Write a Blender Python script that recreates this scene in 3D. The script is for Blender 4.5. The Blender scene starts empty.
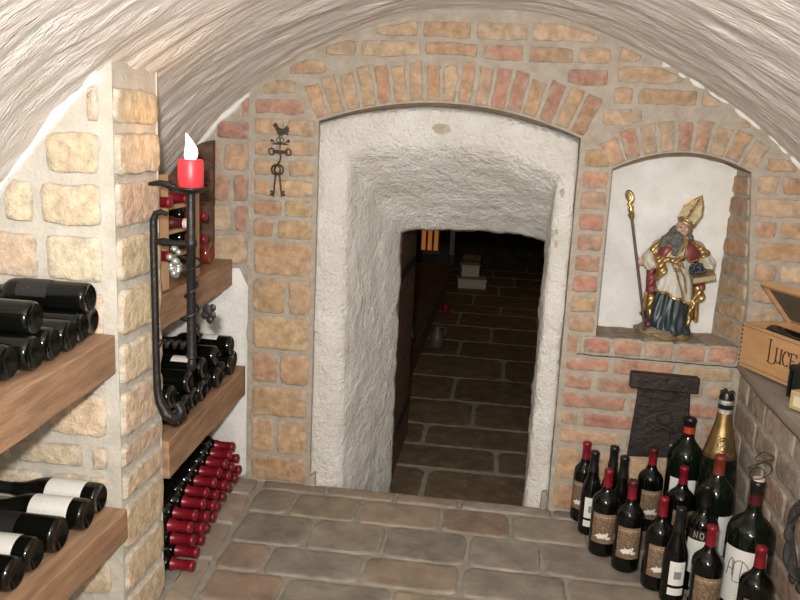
import bpy, bmesh, math, random
from math import sin, cos, pi, sqrt, radians, atan2, hypot
from mathutils import Vector, Matrix, noise, geometry

sc = bpy.context.scene
COL = sc.collection
rnd = random.Random(7)
V3 = Vector

# ------------------------------------------------------------------ mesh builder
class MB:
    def __init__(s):
        s.v = []; s.f = []; s.m = []; s.vc = []
    def add(s, vs, fs, mi=0, col=(1, 1, 1)):
        o = len(s.v)
        s.v += [tuple(p) for p in vs]
        s.vc += col if isinstance(col, list) else [col] * len(vs)
        for f in fs:
            s.f.append([i + o for i in f]); s.m.append(mi)
    def box(s, lo, hi, mi=0, col=(1, 1, 1), M=None):
        vs = [V3((x, y, z)) for z in (lo[2], hi[2]) for y in (lo[1], hi[1]) for x in (lo[0], hi[0])]
        if M: vs = [M @ v for v in vs]
        s.add(vs, [(0, 2, 3, 1), (4, 5, 7, 6), (0, 1, 5, 4), (2, 6, 7, 3), (0, 4, 6, 2), (1, 3, 7, 5)], mi, col)
    def lathe(s, prof, n=28, mi=0, M=None, caps=True):
        vs = []; fs = []; k = len(prof)
        for i in range(n):
            a = 2 * pi * i / n
            for r, z in prof: vs.append(V3((r * cos(a), r * sin(a), z)))
        for i in range(n):
            j = (i + 1) % n
            for q in range(k - 1): fs.append((i * k + q, j * k + q, j * k + q + 1, i * k + q + 1))
        if caps:
            if prof[0][0] > 1e-5: fs.append([i * k for i in range(n)][::-1])
            if prof[-1][0] > 1e-5: fs.append([i * k + k - 1 for i in range(n)])
        if M: vs = [M @ v for v in vs]
        s.add(vs, fs, mi)
    def tube(s, pts, rad, n=8, mi=0, closed=False):
        pts = [V3(p) for p in pts]; m = len(pts)
        rads = rad if isinstance(rad, (list, tuple)) else [rad] * m
        vs = []; fs = []; up = None
        for i, p in enumerate(pts):
            if closed: t = pts[(i + 1) % m] - pts[i - 1]
            else: t = pts[min(i + 1, m - 1)] - pts[max(i - 1, 0)]
            if t.length < 1e-9: t = V3((0, 0, 1))
            t.normalize()
            if up is None:
                up = V3((0, 0, 1)) if abs(t.z) < .9 else V3((1, 0, 0))
            a = up - t * up.dot(t)
            if a.length < 1e-6: a = t.orthogonal()
            a.normalize(); up = a; b = t.cross(a)
            for k in range(n):
                q = 2 * pi * k / n
                vs.append(p + (a * cos(q) + b * sin(q)) * rads[i])
        for i in range(m if closed else m - 1):
            j = (i + 1) % m
            for k in range(n):
                l = (k + 1) % n
                fs.append((i * n + k, i * n + l, j * n + l, j * n + k))
        if not closed:
            fs.append(list(range(n))[::-1]); fs.append([(m - 1) * n + k for k in range(n)])
        s.add(vs, fs, mi)
    def ball(s, c, r, mi=0, sub=2):
        bm = bmesh.new(); bmesh.ops.create_icosphere(bm, subdivisions=sub, radius=1)
        rr = r if isinstance(r, (tuple, list)) else (r, r, r)
        bm.verts.index_update()
        s.add([V3((c[0] + v.co.x * rr[0], c[1] + v.co.y * rr[1], c[2] + v.co.z * rr[2])) for v in bm.verts],
              [[v.index for v in f.verts] for f in bm.faces], mi)
        bm.free()
    def prism(s, poly, lo, hi, frame=None, mi=0):
        """poly in (u,v), extruded along w between lo and hi"""
        F = frame or (lambda u, v, w: V3((u, w, v)))
        n = len(poly)
        vs = [F(u, v, lo) for u, v in poly] + [F(u, v, hi) for u, v in poly]
        fs = [list(range(n)), list(range(2 * n - 1, n - 1, -1))] + [(i, n + i, n + (i + 1) % n, (i + 1) % n) for i in range(n)]
        s.add(vs, fs, mi)
    def mesh(s, name, mats, smooth=False, tint=False):
        me = bpy.data.meshes.new(name)
        me.from_pydata(s.v, [], s.f); me.validate(clean_customdata=False)
        for m in (mats if isinstance(mats, (list, tuple)) else [mats]): me.materials.append(m)
        if len(me.polygons) == len(s.f):
            for p, mi in zip(me.polygons, s.m): p.material_index = mi
        if tint:
            at = me.color_attributes.new('tint', 'FLOAT_COLOR', 'POINT')
            for i, c in enumerate(s.vc): at.data[i].color = (*c, 1)
        bm = bmesh.new(); bm.from_mesh(me); bmesh.ops.remove_doubles(bm, verts=bm.verts, dist=2e-6)
        bmesh.ops.recalc_face_normals(bm, faces=bm.faces); bm.to_mesh(me); bm.free()
        if smooth:
            for p in me.polygons: p.use_smooth = True
        me.update()
        return me
    def build(s, name, mats, parent=None, smooth=False, tint=False, bevel=0, sharp=None):
        o = bpy.data.objects.new(name, s.mesh(name, mats, smooth, tint)); COL.objects.link(o)
        if smooth and sharp is None: sharp = 40
        if smooth and sharp:
            try: o.data.set_sharp_from_angle(angle=radians(sharp))
            except Exception: pass
        if parent is not None: o.parent = parent
        if bevel:
            b = o.modifiers.new('bevel', 'BEVEL'); b.width = bevel; b.segments = 2; b.limit_method = 'ANGLE'
        return o

def tag(o, label, cat, group=None):
    o['label'] = label; o['category'] = cat
    if group: o['group'] = group
    return o
def thing(name, label, cat, loc=(0, 0, 0), group=None, rot=None):
    o = bpy.data.objects.new(name, None); COL.objects.link(o); o.location = loc
    o.empty_display_size = .05
    if rot is not None: o.rotation_euler = rot
    return tag(o, label, cat, group)
def struct(o):
    o['kind'] = 'structure'; return o
def copy_tree(o, parent=None):
    c = o.copy(); COL.objects.link(c)
    if parent is not None: c.parent = parent
    for ch in list(o.children): copy_tree(ch, c)
    return c

# ------------------------------------------------------------------ materials
def mat(name, color=(.5, .5, .5), rough=.6, metal=0, var=0, vscale=20, bump=0, bscale=60, color2=None, stretch=None,
        coat=0, emit=None, estr=0, tint=False, detail=6, bump2=0, b2scale=300, bdist=.01, thresh=None, spec=.5):
    m = bpy.data.materials.new(name); m.use_nodes = True
    nt = m.node_tree; N = nt.nodes; L = nt.links
    b = N['Principled BSDF']
    b.inputs['Roughness'].default_value = rough; b.inputs['Metallic'].default_value = metal
    b.inputs['Base Color'].default_value = (*color, 1)
    b.inputs['Specular IOR Level'].default_value = spec
    if coat: b.inputs['Coat Weight'].default_value = coat; b.inputs['Coat Roughness'].default_value = .05
    if emit: b.inputs['Emission Color'].default_value = (*emit, 1); b.inputs['Emission Strength'].default_value = estr
    tc = N.new('ShaderNodeTexCoord'); mp = N.new('ShaderNodeMapping'); L.new(tc.outputs['Object'], mp.inputs['Vector'])
    if stretch: mp.inputs['Scale'].default_value = stretch
    def nz(scale, det=detail, rg=.6):
        n = N.new('ShaderNodeTexNoise'); n.inputs['Scale'].default_value = scale; n.inputs['Detail'].default_value = det
        n.inputs['Roughness'].default_value = rg; L.new(mp.outputs[0], n.inputs['Vector']); return n.outputs['Fac']
    base = None
    if tint:
        a = N.new('ShaderNodeVertexColor'); a.layer_name = 'tint'; base = a.outputs['Color']
    if var or color2:
        r = N.new('ShaderNodeValToRGB'); L.new(nz(vscale), r.inputs[0])
        lo, hi = thresh or (.32, .68)
        r.color_ramp.elements[0].position = lo; r.color_ramp.elements[1].position = hi
        if tint:
            k = 1 - var
            r.color_ramp.elements[0].color = (k, k, k, 1); r.color_ramp.elements[1].color = (1 + var * .5, 1 + var * .5, 1 + var * .5, 1)
            mx = N.new('ShaderNodeMix'); mx.data_type = 'RGBA'; mx.blend_type = 'MULTIPLY'; mx.inputs['Factor'].default_value = 1
            L.new(base, mx.inputs['A']); L.new(r.outputs[0], mx.inputs['B']); base = mx.outputs['Result']
            if color2:
                r2 = N.new('ShaderNodeValToRGB'); L.new(nz(vscale * 1.7, 8, .7), r2.inputs[0])
                r2.color_ramp.elements[0].position = .5; r2.color_ramp.elements[1].position = .72
                r2.color_ramp.elements[1].color = (.62, .62, .62, 1)
                mx = N.new('ShaderNodeMix'); mx.data_type = 'RGBA'; L.new(r2.outputs[0], mx.inputs['Factor'])
                L.new(base, mx.inputs['A']); mx.inputs['B'].default_value = (*color2, 1); base = mx.outputs['Result']
        else:
            c2 = color2 or tuple(c * (1 - var) for c in color)
            r.color_ramp.elements[0].color = (*c2, 1); r.color_ramp.elements[1].color = (*color, 1); base = r.outputs[0]
    if base is not None: L.new(base, b.inputs['Base Color'])
    if bump:
        h = nz(bscale); 
        if bump2:
            ad = N.new('ShaderNodeMath'); ad.operation = 'MULTIPLY_ADD'; L.new(nz(b2scale), ad.inputs[0]); ad.inputs[1].default_value = bump2; L.new(h, ad.inputs[2]); h = ad.outputs[0]
        bp = N.new('ShaderNodeBump'); bp.inputs['Strength'].default_value = bump; bp.inputs['Distance'].default_value = bdist
        L.new(h, bp.inputs['Height']); L.new(bp.outputs[0], b.inputs['Normal'])
    return m

M = {}
MORTAR = (.445, .39, .32)
M['brick'] = mat('aged brick', tint=True, var=.34, vscale=30, color2=(.42, .36, .28), rough=.9, bump=.7, bscale=48, bump2=.45, b2scale=170, bdist=.013, spec=.2)
M['mortar'] = mat('lime mortar', (.475, .42, .35), .95, color2=(.36, .305, .24), vscale=22, bump=.9, bscale=38, bump2=.5, b2scale=220, bdist=.012, spec=.2)
M['mortar_pale'] = mat('pale mortar', (.56, .52, .45), .95, color2=(.45, .41, .345), vscale=14, bump=.6, bscale=35, bump2=.3, b2scale=220, bdist=.012, spec=.2)
M['plaster'] = mat('white limewash', (.78, .765, .73), .9, color2=(.64, .62, .575), vscale=9, bump=.55, bscale=30, bump2=.3, b2scale=160, bdist=.012, spec=.25)
M['plaster_door'] = mat('rough white plaster', (.78, .76, .715), .7, color2=(.66, .625, .56), vscale=7, bump=1.0, bscale=26, bump2=.55, b2scale=95, bdist=.022, spec=.45)
M['vault'] = mat('whitewashed vault plaster', (.82, .765, .715), .6, color2=(.64, .57, .505), vscale=9, stretch=(.55, 1.9, .55), bump=1.0, bscale=16, bump2=.5, b2scale=70, bdist=.022, spec=.5)
M['tile'] = mat('floor brick', tint=True, var=.35, vscale=9, color2=(.27, .235, .19), rough=.75, bump=.35, bscale=25, bump2=.3, b2scale=140, bdist=.008, spec=.35)
M['grout'] = mat('floor joint', (.33, .295, .24), .9, color2=(.23, .205, .165), vscale=20, bump=.4, bscale=60)
M['wood'] = mat('brown shelf wood', (.42, .25, .145), .6, color2=(.21, .12, .068), vscale=5, stretch=(7, .9, 9), bump=.5, bscale=9, bdist=.006, bump2=.3, b2scale=40)
M['wood_grey'] = mat('grey top of shelf', (.36, .31, .25), .8, color2=(.24, .20, .16), vscale=8, stretch=(4, 1, 4), bump=.3, bscale=12)
M['rack'] = mat('pale rack pine', (.55, .36, .20), .6, color2=(.42, .25, .13), vscale=8, stretch=(3, 3, .7))
M['bark'] = mat('dark rough board', (.15, .075, .04), .7, color2=(.05, .027, .016), vscale=9, stretch=(2, 1, 4), bump=.8, bscale=14, bdist=.02)
M['box'] = mat('box pine', (.55, .32, .15), .5, color2=(.45, .245, .105), vscale=5, stretch=(1.2, 1.2, 9))
M['box_dark'] = mat('box lid inside', (.16, .12, .085), .8, color2=(.10, .075, .055), vscale=14)
M['ink'] = mat('dark print', (.045, .025, .015), .7)
M['iron'] = mat('blackened iron', (.022, .022, .022), .42, .6, color2=(.035, .03, .027), vscale=40, bump=.3, bscale=70)
M['iron_rust'] = mat('old cast iron', (.036, .026, .021), .55, .3, color2=(.014, .011, .010), vscale=14, bump=.9, bscale=40, bdist=.010)
M['iron_brown'] = mat('brown iron', (.055, .035, .022), .5, .4, color2=(.03, .02, .014), vscale=50)
M['glass'] = mat('dark bottle glass', (.003, .0034, .0026), .085, spec=.45)
M['glass_green'] = mat('deep green glass', (.0035, .007, .004), .085, spec=.45)
M['glass_rose'] = mat('red wine glass', (.16, .022, .014), .12, coat=.3)
M['cap_red'] = mat('red capsule', (.235, .010, .020), .36, .2, var=.25, vscale=60)
M['cap_dark'] = mat('wine red capsule', (.085, .012, .014), .4, .2)
M['cap_orange'] = mat('orange red capsule', (.50, .055, .02), .4, .1)
M['cap_brown'] = mat('brown red capsule', (.17, .03, .018), .45, .1)
M['cap_black'] = mat('black capsule', (.008, .008, .008), .35)
M['cap_silver'] = mat('silver foil', (.55, .54, .52), .35, .7, bump=.6, bscale=150)
M['cap_white'] = mat('white cap top', (.7, .55, .5), .5)
M['gold'] = mat('gold foil', (.42, .29, .12), .32, .85, var=.45, vscale=40, bump=.5, bscale=120, bdist=.004)
M['label'] = mat('off-white label', (.70, .68, .62), .6, var=.06, vscale=30)
M['label_cream'] = mat('cream label', (.66, .58, .40), .6, var=.1, vscale=30)
M['label_brown'] = mat('sepia picture label', (.20, .125, .07), .6, color2=(.075, .045, .027), vscale=110)
M['label_tan'] = mat('tan label strip', (.30, .20, .12), .6, color2=(.16, .10, .06), vscale=120)
M['label_black'] = mat('black label', (.015, .014, .013), .5)
M['grey_print'] = mat('grey print', (.22, .21, .20), .7)
M['wax'] = mat('red candle wax', (.58, .03, .045), .4, emit=(.9, .10, .08), estr=.16)
M['flame'] = mat('lit flame bulb', (1, .8, .5), .4, emit=(1, .80, .48), estr=3.2)
M['cork'] = mat('cork', (.35, .22, .12), .8, var=.3, vscale=80)

def brickpal(kind):
    r = rnd.random(); k_ = rnd.uniform(-1, 1); j = lambda c, a=.13: tuple(max(0, x * (1 + a * k_ + rnd.uniform(-.025, .025))) for x in c)
    if kind == 'wall':
        return j([(.49, .325, .20), (.48, .30, .185), (.43, .235, .155), (.52, .375, .245), (.40, .20, .145), (.50, .35, .225), (.47, .30, .19)][int(r * 7)])
    if kind == 'ochre':
        return j([(.52, .35, .20), (.50, .325, .185), (.48, .285, .165), (.46, .30, .19)][int(r * 4)])
    if kind == 'red':
        return j([(.46, .21, .145), (.47, .25, .165), (.47, .30, .195), (.43, .195, .14), (.45, .25, .165)][int(r * 5)])
    if kind == 'pale':
        return j([(.68, .535, .36), (.70, .57, .40), (.67, .51, .345), (.66, .475, .34), (.70, .56, .385)][int(r * 5)], .05)
    if kind == 'floor':
        return j([(.285, .225, .155), (.275, .215, .155), (.25, .21, .165), (.285, .20, .145), (.235, .205, .17), (.265, .225, .17), (.23, .20, .165)][int(r * 7)])
    if kind == 'dull':
        return j([(.40, .31, .23), (.37, .285, .22), (.42, .285, .205), (.36, .30, .235)][int(r * 4)])
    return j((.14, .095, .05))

# ------------------------------------------------------------------ brickwork
def subdiv_poly(poly, step=.03):
    out = []
    for i, a in enumerate(poly):
        b = poly[(i + 1) % len(poly)]; d = hypot(b[0] - a[0], b[1] - a[1]); n = max(1, int(d / step))
        out += [(a[0] + (b[0] - a[0]) * k / n, a[1] + (b[1] - a[1]) * k / n) for k in range(n)]
    return out
SMEAR = {'c': MORTAR}
def brick(mb, F, poly, h, col, clamp=None, inset=.005, mi=0, jit=.0060, smear=None):
    """F(u,v,w) -> world; w towards the viewer"""
    smear = smear or SMEAR['c']
    cx = sum(p[0] for p in poly) / len(poly); cy = sum(p[1] for p in poly) / len(poly)
    w_ = max(p[0] for p in poly) - min(p[0] for p in poly); h_ = max(p[1] for p in poly) - min(p[1] for p in poly)
    if w_ < .02 or h_ < .02: return
    inset = min(inset, .22 * min(w_, h_))
    pts = subdiv_poly(poly, .02)
    seed = rnd.uniform(0, 90)
    rad = min(w_, h_) * .15
    q = []
    for (u, v) in pts:
        # round the corners a little
        du, dv = u - cx, v - cy
        ex = max(0, abs(du) - (w_ / 2 - rad)); ey = max(0, abs(dv) - (h_ / 2 - rad))
        l = hypot(ex, ey)
        if l > rad and len(poly) == 4 and abs(poly[0][1] - poly[1][1]) < .004:
            k = rad / l
            u = cx + math.copysign(abs(du) - ex * (1 - k), du); v = cy + math.copysign(abs(dv) - ey * (1 - k), dv)
        n = noise.noise_vector(V3((u * 28 + seed, v * 28, seed)))
        u += n.x * jit; v += n.y * jit
        if clamp: u, v = clamp(u, v)
        q.append((u, v))
    cx = sum(p[0] for p in q) / len(q); cy = sum(p[1] for p in q) / len(q)
    n = len(q); vs = []
    def ring(d, w, wj):
        for (u, v) in q:
            du, dv = u - cx, v - cy; l = hypot(du, dv) + 1e-9
            sx = max(0, 1 - d / (abs(du) + 1e-9)) if abs(du) > .6 * w_ / 2 else 1 - d / max(w_ / 2, 1e-6)
            sy = max(0, 1 - d / (abs(dv) + 1e-9)) if abs(dv) > .6 * h_ / 2 else 1 - d / max(h_ / 2, 1e-6)
            vs.append(F(cx + du * sx, cy + dv * sy, w + wj * noise.noise(V3((u * 35, v * 35, seed)))))
    tilt = rnd.uniform(-.0015, .002)
    ring(0, -.004, 0); ring(inset * .3, h * .45 + tilt, .001); ring(inset, h + tilt * .8, .002); ring(inset + .011, h + tilt, .002)
    mc = smear
    def mixc(k): return [tuple(a + (b - a) * min(1, max(0, k + .75 * noise.noise(V3((u * 45, v * 45, seed + 9))))) for a, b in zip(mc, col)) for u, v in q]
    cols = [mc] * n + mixc(.30) + mixc(.72) + mixc(1.0) + [col]
    fs = []
    for r in range(3):
        for i in range(n):
            j = (i + 1) % n
            fs.append((r * n + i, r * n + j, (r + 1) * n + j, (r + 1) * n + i))
    c = len(vs); vs.append(F(cx, cy, h + tilt + .001))
    for i in range(n): fs.append((3 * n + i, 3 * n + (i + 1) % n, c))
    mb.add(vs, fs, mi, cols)
def courses(mb, F, rows, allowed, length, joint, h, pal, clamp=None, u0=-2, u1=2, mi=0, lenvar=.25, offs=None, vj=None):
    """rows: list of (v0,v1); allowed(u,v)->bool"""
    for ri, (a, b) in enumerate(rows):
        mid = (a + b) / 2; st = .006; u = u0; runs = []; cur = None
        while u <= u1:
            if allowed(u, mid):
                if cur is None: cur = u
            elif cur is not None:
                runs.append((cur, u)); cur = None
            u += st
        if cur is not None: runs.append((cur, u1))
        L = length(mid) if callable(length) else length
        for (ra, rb) in runs:
            if rb - ra < .035: continue
            x = ra; first = True
            while x < rb - .012:
                l = L * rnd.uniform(1 - lenvar, 1 + lenvar)
                if first and (ri % 2 if offs is None else offs(ri)): l *= .5
                first = False
                e = x + l
                if rb - e < .45 * L * .5 + .02: e = rb
                e = min(e, rb)
                x0 = x + joint / 2; x1 = e - joint / 2
                jj = joint if vj is None else vj
                z0 = a + jj / 2 + rnd.uniform(-.002, .002); z1 = b - jj / 2 + rnd.uniform(-.002, .002)
                brick(mb, F, [(x0, z0), (x1, z0), (x1, z1), (x0, z1)], h + rnd.uniform(-.001, .002), brickpal(pal(mid) if callable(pal) else pal), clamp, mi=mi)
                x = e
def rows_from(edges): return list(zip(edges[:-1], edges[1:]))
def erange(a, b, s):
    n = max(1, round((b - a) / s)); return [a + (b - a) * i / n for i in range(n + 1)]

# ------------------------------------------------------------------ profiles
VP = [(-1.47, .72), (-1.42, .90), (-1.345, 1.06), (-1.25, 1.20), (-1.155, 1.312), (-1.07, 1.412), (-.96, 1.505), (-.80, 1.613), (-.652, 1.695),
      (-.47, 1.762), (-.301, 1.803), (-.1, 1.818), (.077, 1.812), (.25, 1.768), (.421, 1.70), (.60, 1.615), (.77, 1.515), (.90, 1.422),
      (.988, 1.345), (1.1, 1.22), (1.2, 1.05), (1.27, .85), (1.30, .6)]
def vz(x):
    if x <= VP[0][0]: return VP[0][1]
    for (a, b), (c, d) in zip(VP[:-1], VP[1:]):
        if x <= c: return b + (d - b) * (x - a) / (c - a)
    return VP[-1][1]
def catmull(P, n):
    out = []
    for i in range(len(P) - 1):
        p0 = V3(P[max(i - 1, 0)]); p1 = V3(P[i]); p2 = V3(P[i + 1]); p3 = V3(P[min(i + 2, len(P) - 1)])
        for k in range(n):
            t = k / n
            out.append(.5 * ((2 * p1) + (p2 - p0) * t + (2 * p0 - 5 * p1 + 4 * p2 - p3) * t * t + (3 * p1 - p0 - 3 * p2 + p3) * t ** 3))
    out.append(V3(P[-1])); return out

def arch_fn(xa, za, xb, zb, rise):
    """arc-like curve from (xa,za) to (xb,zb) with a rise over the chord"""
    def f(x):
        t = (x - xa) / (xb - xa); t = min(1, max(0, t))
        return za + (zb - za) * t + rise * 4 * t * (1 - t)
    return f
DX0, DX1 = -.685, .252
darch = arch_fn(DX0, 1.418, DX1, 1.40, .09)          # underside of the brick arch over the door
NX0, NX1 = .368, .835
narch = arch_fn(NX0, 1.300, NX1, 1.312, .062)        # over the niche
NZ0 = .69
NVL, DVL = .115, .150                                # voussoir lengths

# ------------------------------------------------------------------ ceiling
def build_vault():
    pts = catmull([(x, 0, z) for x, z in VP], 8)
    ys = [-4.0 + 1.6 * i / 30 for i in range(30)] + [-2.4 + 2.43 * i / 190 for i in range(191)]
    vs = []; n = len(pts)
    # normals of the profile
    for y in ys:
        arc = 0
        for i, p in enumerate(pts):
            t = pts[min(i + 1, n - 1)] - pts[max(i - 1, 0)]; t.normalize(); nr = V3((t.z, 0, -t.x))
            if i: arc += (pts[i] - pts[i - 1]).length
            d = .011 * noise.noise(V3((arc * 2.6, y * 8, 3))) + .0075 * noise.noise(V3((arc * 5, y * 19 + 1.2 * sin(arc * 4), 9))) + .004 * noise.noise(V3((arc * 11, y * 34, 5))) + .008 * noise.noise(V3((arc * 1.5, y * 2, 1)))
            ff = min(1, max(0, (-y) / .05)); 
            vs.append((p.x + nr.x * d * ff, y, p.z + nr.z * d * ff))
    mb = MB(); m = len(ys)
    mb.add(vs, [(j * n + i, j * n + i + 1, (j + 1) * n + i + 1, (j + 1) * n + i) for j in range(m - 1) for i in range(n - 1)])
    # pale plaster bead where the vault meets the back wall
    return struct(mb.build('ceiling', M['vault'], smooth=True, sharp=0))
build_vault()

# ------------------------------------------------------------------ back wall
def tess(mb, loops, F, mi=0):
    flat = [p for l in loops for p in l]
    tri = geometry.tessellate_polygon([[V3((u, v, 0)) for u, v in l] for l in loops])
    mb.add([F(u, v) for u, v in flat], [list(t) for t in tri], mi)
def back_wall():
    mb = MB()
    xs = [DX0 + (DX1 - DX0) * i / 24 for i in range(25)]
    outer = [(-.945, -.3)] + [(DX0, -.3)] + [(x, darch(x)) for x in xs] + [(DX1, -.3)] + [(1.35, -.3), (1.35, .55)]
    xx = 1.30
    while xx > -.93: outer.append((xx, vz(xx) + .02)); xx -= .05
    outer.append((-.945, vz(-.945) + .02))
    nx = [NX0 + (NX1 - NX0) * i / 16 for i in range(17)]
    hole = [(NX0, NZ0), (NX1 + .048, NZ0), (NX1 + .048, .86), (NX1 + .024, 1.085)] + [(x, narch(x)) for x in nx[::-1]]
    tess(mb, [outer, hole], lambda u, v: V3((u, 0, v)), 1)
    # reveals of the door arch and of the niche, end face at the left bay
    def strip(line, y0, y1):
        n = len(line); mb.add([V3((u, y0, v)) for u, v in line] + [V3((u, y1, v)) for u, v in line], [(i, i + 1, n + i + 1, n + i) for i in range(n - 1)], 1)
    strip([(DX0, -.3)] + [(x, darch(x)) for x in xs] + [(DX1, -.3)], 0, .12)
    strip([(-.945, -.3), (-.945, vz(-.945) + .02)], 0, .06)
    F = lambda u, v, w: V3((u, -w, v))
    hi = lambda u: vz(u) - .014
    def extr(f, x0, x1, L):                                          # extrados height
        return lambda u: f(u) + L if x0 - .03 < u < x1 + .03 else -9
    dex = extr(darch, DX0, DX1, DVL + .014); nex = extr(narch, NX0, NX1, NVL + .012)
    def clamp(u, v):
        return u, max(min(v, hi(u)), min(max(dex(u), nex(u)), hi(u)) if v > 1.42 else -9)
    H = .0055
    ok = lambda u, v: v < hi(u) + .010
    # left of the door
    ed = [.0, .115, .27, .405, .538, .685, .833, .974, 1.057, 1.131, 1.205, 1.278, 1.35, 1.425]
    courses(mb, F, rows_from(ed), lambda u, v: ok(u, v) and -.937 < u < -.692, lambda v: .26 if v < .97 else .15, .014, H, 'ochre', clamp)
    # above the arch and towards the vault
    top_ok = lambda u, v: ok(u, v) and -.937 < u and v > max(dex(u), nex(u)) + .012
    def beside(u, v):                                                # clear of the outermost voussoirs
        if v < 1.55 and (DX0 - .02 - (v - 1.40) * .45 < u < DX0 + .05 or DX1 - .05 < u < DX1 + .02 + (v - 1.40) * .45): return False
        if v < 1.44 and (NX0 - .02 - (v - 1.31) * .6 < u < NX0 + .03 or NX1 - .03 < u < NX1 + .02 + (v - 1.31) * .6): return False
        return True
    courses(mb, F, rows_from([1.425, 1.497, 1.568, 1.640, 1.712, 1.785, 1.86]), lambda u, v: top_ok(u, v) and beside(u, v) and u < DX0 + .1 or top_ok(u, v) and v > 1.60 and u < .33, .21, .017, H, 'wall', clamp)
    courses(mb, F, rows_from([1.31, 1.372, 1.443, 1.514, 1.585, 1.655, 1.725, 1.80]), lambda u, v: top_ok(u, v) and beside(u, v) and u > (DX1 - .08 if v < 1.60 else .345) and v > (1.372 if u < .8 else 1.3), .19, .016, H, 'wall', clamp)
    # pier between door and niche
    courses(mb, F, rows_from(erange(.70, 1.372, .075)), lambda u, v: .262 < u < NX0 - .004, .11, .014, H, lambda v: 'red' if rnd.random() < .5 else 'ochre', lenvar=.0, offs=lambda r: 0)
    # right of the niche
    courses(mb, F, rows_from(erange(.70, 1.31, .0755)), lambda u, v: u > NX1 + .006 + .048 * min(1, max(0, (1.31 - v) / .45)) and ok(u, v) and u < 1.25, .2, .015, H, lambda v: 'wall' if rnd.random() < .6 else 'ochre', clamp)
    # below the sill
    courses(mb, F, rows_from(erange(.27, .622, .072)), lambda u, v: .262 < u < .872, .2, .018, H, lambda v: 'red' if rnd.random() < .75 else 'wall')
    courses(mb, F, rows_from([.0, .125, .265]), lambda u, v: .262 < u < .872, .25, .016, H, 'ochre')
    courses(mb, F, [(.627, .70)], lambda u, v: .262 < u < .31, .1, .01, H, 'red', lenvar=0)
    # voussoirs
    def vous(f, x0, x1, n, L, spread):
        for i in range(n):
            a = x0 + (x1 - x0) * (i + .10) / n; b = x0 + (x1 - x0) * (i + .90) / n
            def pt(x, l):
                t = (x - (x0 + x1) / 2) / ((x1 - x0) / 2)
                an = spread * t
                return (x + sin(an) * l, f(x) + cos(an) * l)
            l = L * rnd.uniform(.86, 1.0)
            poly = [pt(a, .006), pt(b, .006), pt(b, l), pt(a, l)]
            brick(mb, F, poly, H, brickpal('wall' if rnd.random() < .75 else 'ochre'), lambda u, v: (u, min(v, hi(u))))
    vous(darch, DX0 - .01, DX1 + .01, 17, DVL, .42)
    vous(narch, NX0 - .005, NX1 + .005, 9, NVL, .55)
    # brick ends inside the right jamb of the niche
    jx = lambda v: .048 * min(1, max(0, (1.31 - v) / .45))
    Fj = lambda u, v, w: V3((NX1 - .012 * u / .2 + jx(v) * (1 - u / .2) - w, u, v))
    courses(mb, Fj, rows_from(erange(.70, 1.30, .075)), lambda u, v: .006 < u < .19, .2, .012, .003, 'ochre', lenvar=0, u0=0, u1=.2, offs=lambda r: 0)
    vs = [Fj(u, v, 0) for u in (0, .22) for v in (NZ0, .86, 1.085, 1.33)]
    mb.add(vs, [(0, 1, 5, 4), (1, 2, 6, 5), (2, 3, 7, 6)], 1)
    return struct(mb.build('wall_back', [M['brick'], M['mortar']], smooth=True, tint=True, sharp=50))
back_wall()

def niche():
    mb = MB()
    nx = [NX0 - .01 + (NX1 + .04 - NX0) * i / 20 for i in range(21)]
    bk = .20
    n = len(nx)
    zs = 12; vs = []; fs = []
    for j in range(zs + 1):
        for x in nx:
            zt = narch(x) + .02; z = NZ0 - .02 + (zt - NZ0 + .02) * j / zs
            y = bk - .05 * (j / zs) ** 2 + .004 * noise.noise(V3((x * 14, z * 14, 2)))
            vs.append(V3((x, y, z)))
    for j in range(zs):
        for i in range(n - 1): fs.append((j * n + i, j * n + i + 1, (j + 1) * n + i + 1, (j + 1) * n + i))
    mb.add(vs, fs)
    # left jamb and soffit
    mb.add([V3((NX0, 0.001, NZ0)), V3((NX0, .22, NZ0)), V3((NX0, .22, 1.302)), V3((NX0, 0.001, 1.302))], [(0, 1, 2, 3)], 1)
    ax = [NX0 + (NX1 - NX0) * i / 16 for i in range(17)]
    mb.add([V3((x, 0, narch(x))) for x in ax] + [V3((x, .22, narch(x) - .002)) for x in ax], [(i, i + 1, 18 + i, 17 + i) for i in range(16)], 1)
    o = struct(mb.build('wall_niche', [M['plaster'], M['mortar']], smooth=True, sharp=50))
    # brick sill
    mb = MB()
    mb.box((.318, -.012, .63), (.872, .22, .692), 1)
    Ff = lambda u, v, w: V3((u, -.012 - w, v))
    for i in range(5):
        a = .318 + .111 * i
        brick(mb, Ff, [(a + .007, .634), (a + .104, .634), (a + .104, .690), (a + .007, .690)], .005, brickpal('red'))
        for k in range(1):
            brick(mb, lambda u, v, w: V3((u, v, .692 + w)), [(a + .006, -.012), (a + .105, -.012), (a + .105, .19), (a + .006, .19)], .004, brickpal('dull'))
    struct(mb.build('trim_1', [M['brick'], M['mortar']], smooth=True, tint=True, sharp=50))
niche()
mb = MB(); mb.tube([(.305 + .575 * i / 60, -.004, .6245 + .0035 * noise.noise(V3((i * .22, 0, 0))) - .004 * i / 60) for i in range(61)], [.0016 + .0012 * abs(noise.noise(V3((i * .5, 4, 0)))) for i in range(61)], 6)
struct(mb.build('trim_10', mat('open joint', (.03, .022, .016), 1)))

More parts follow.
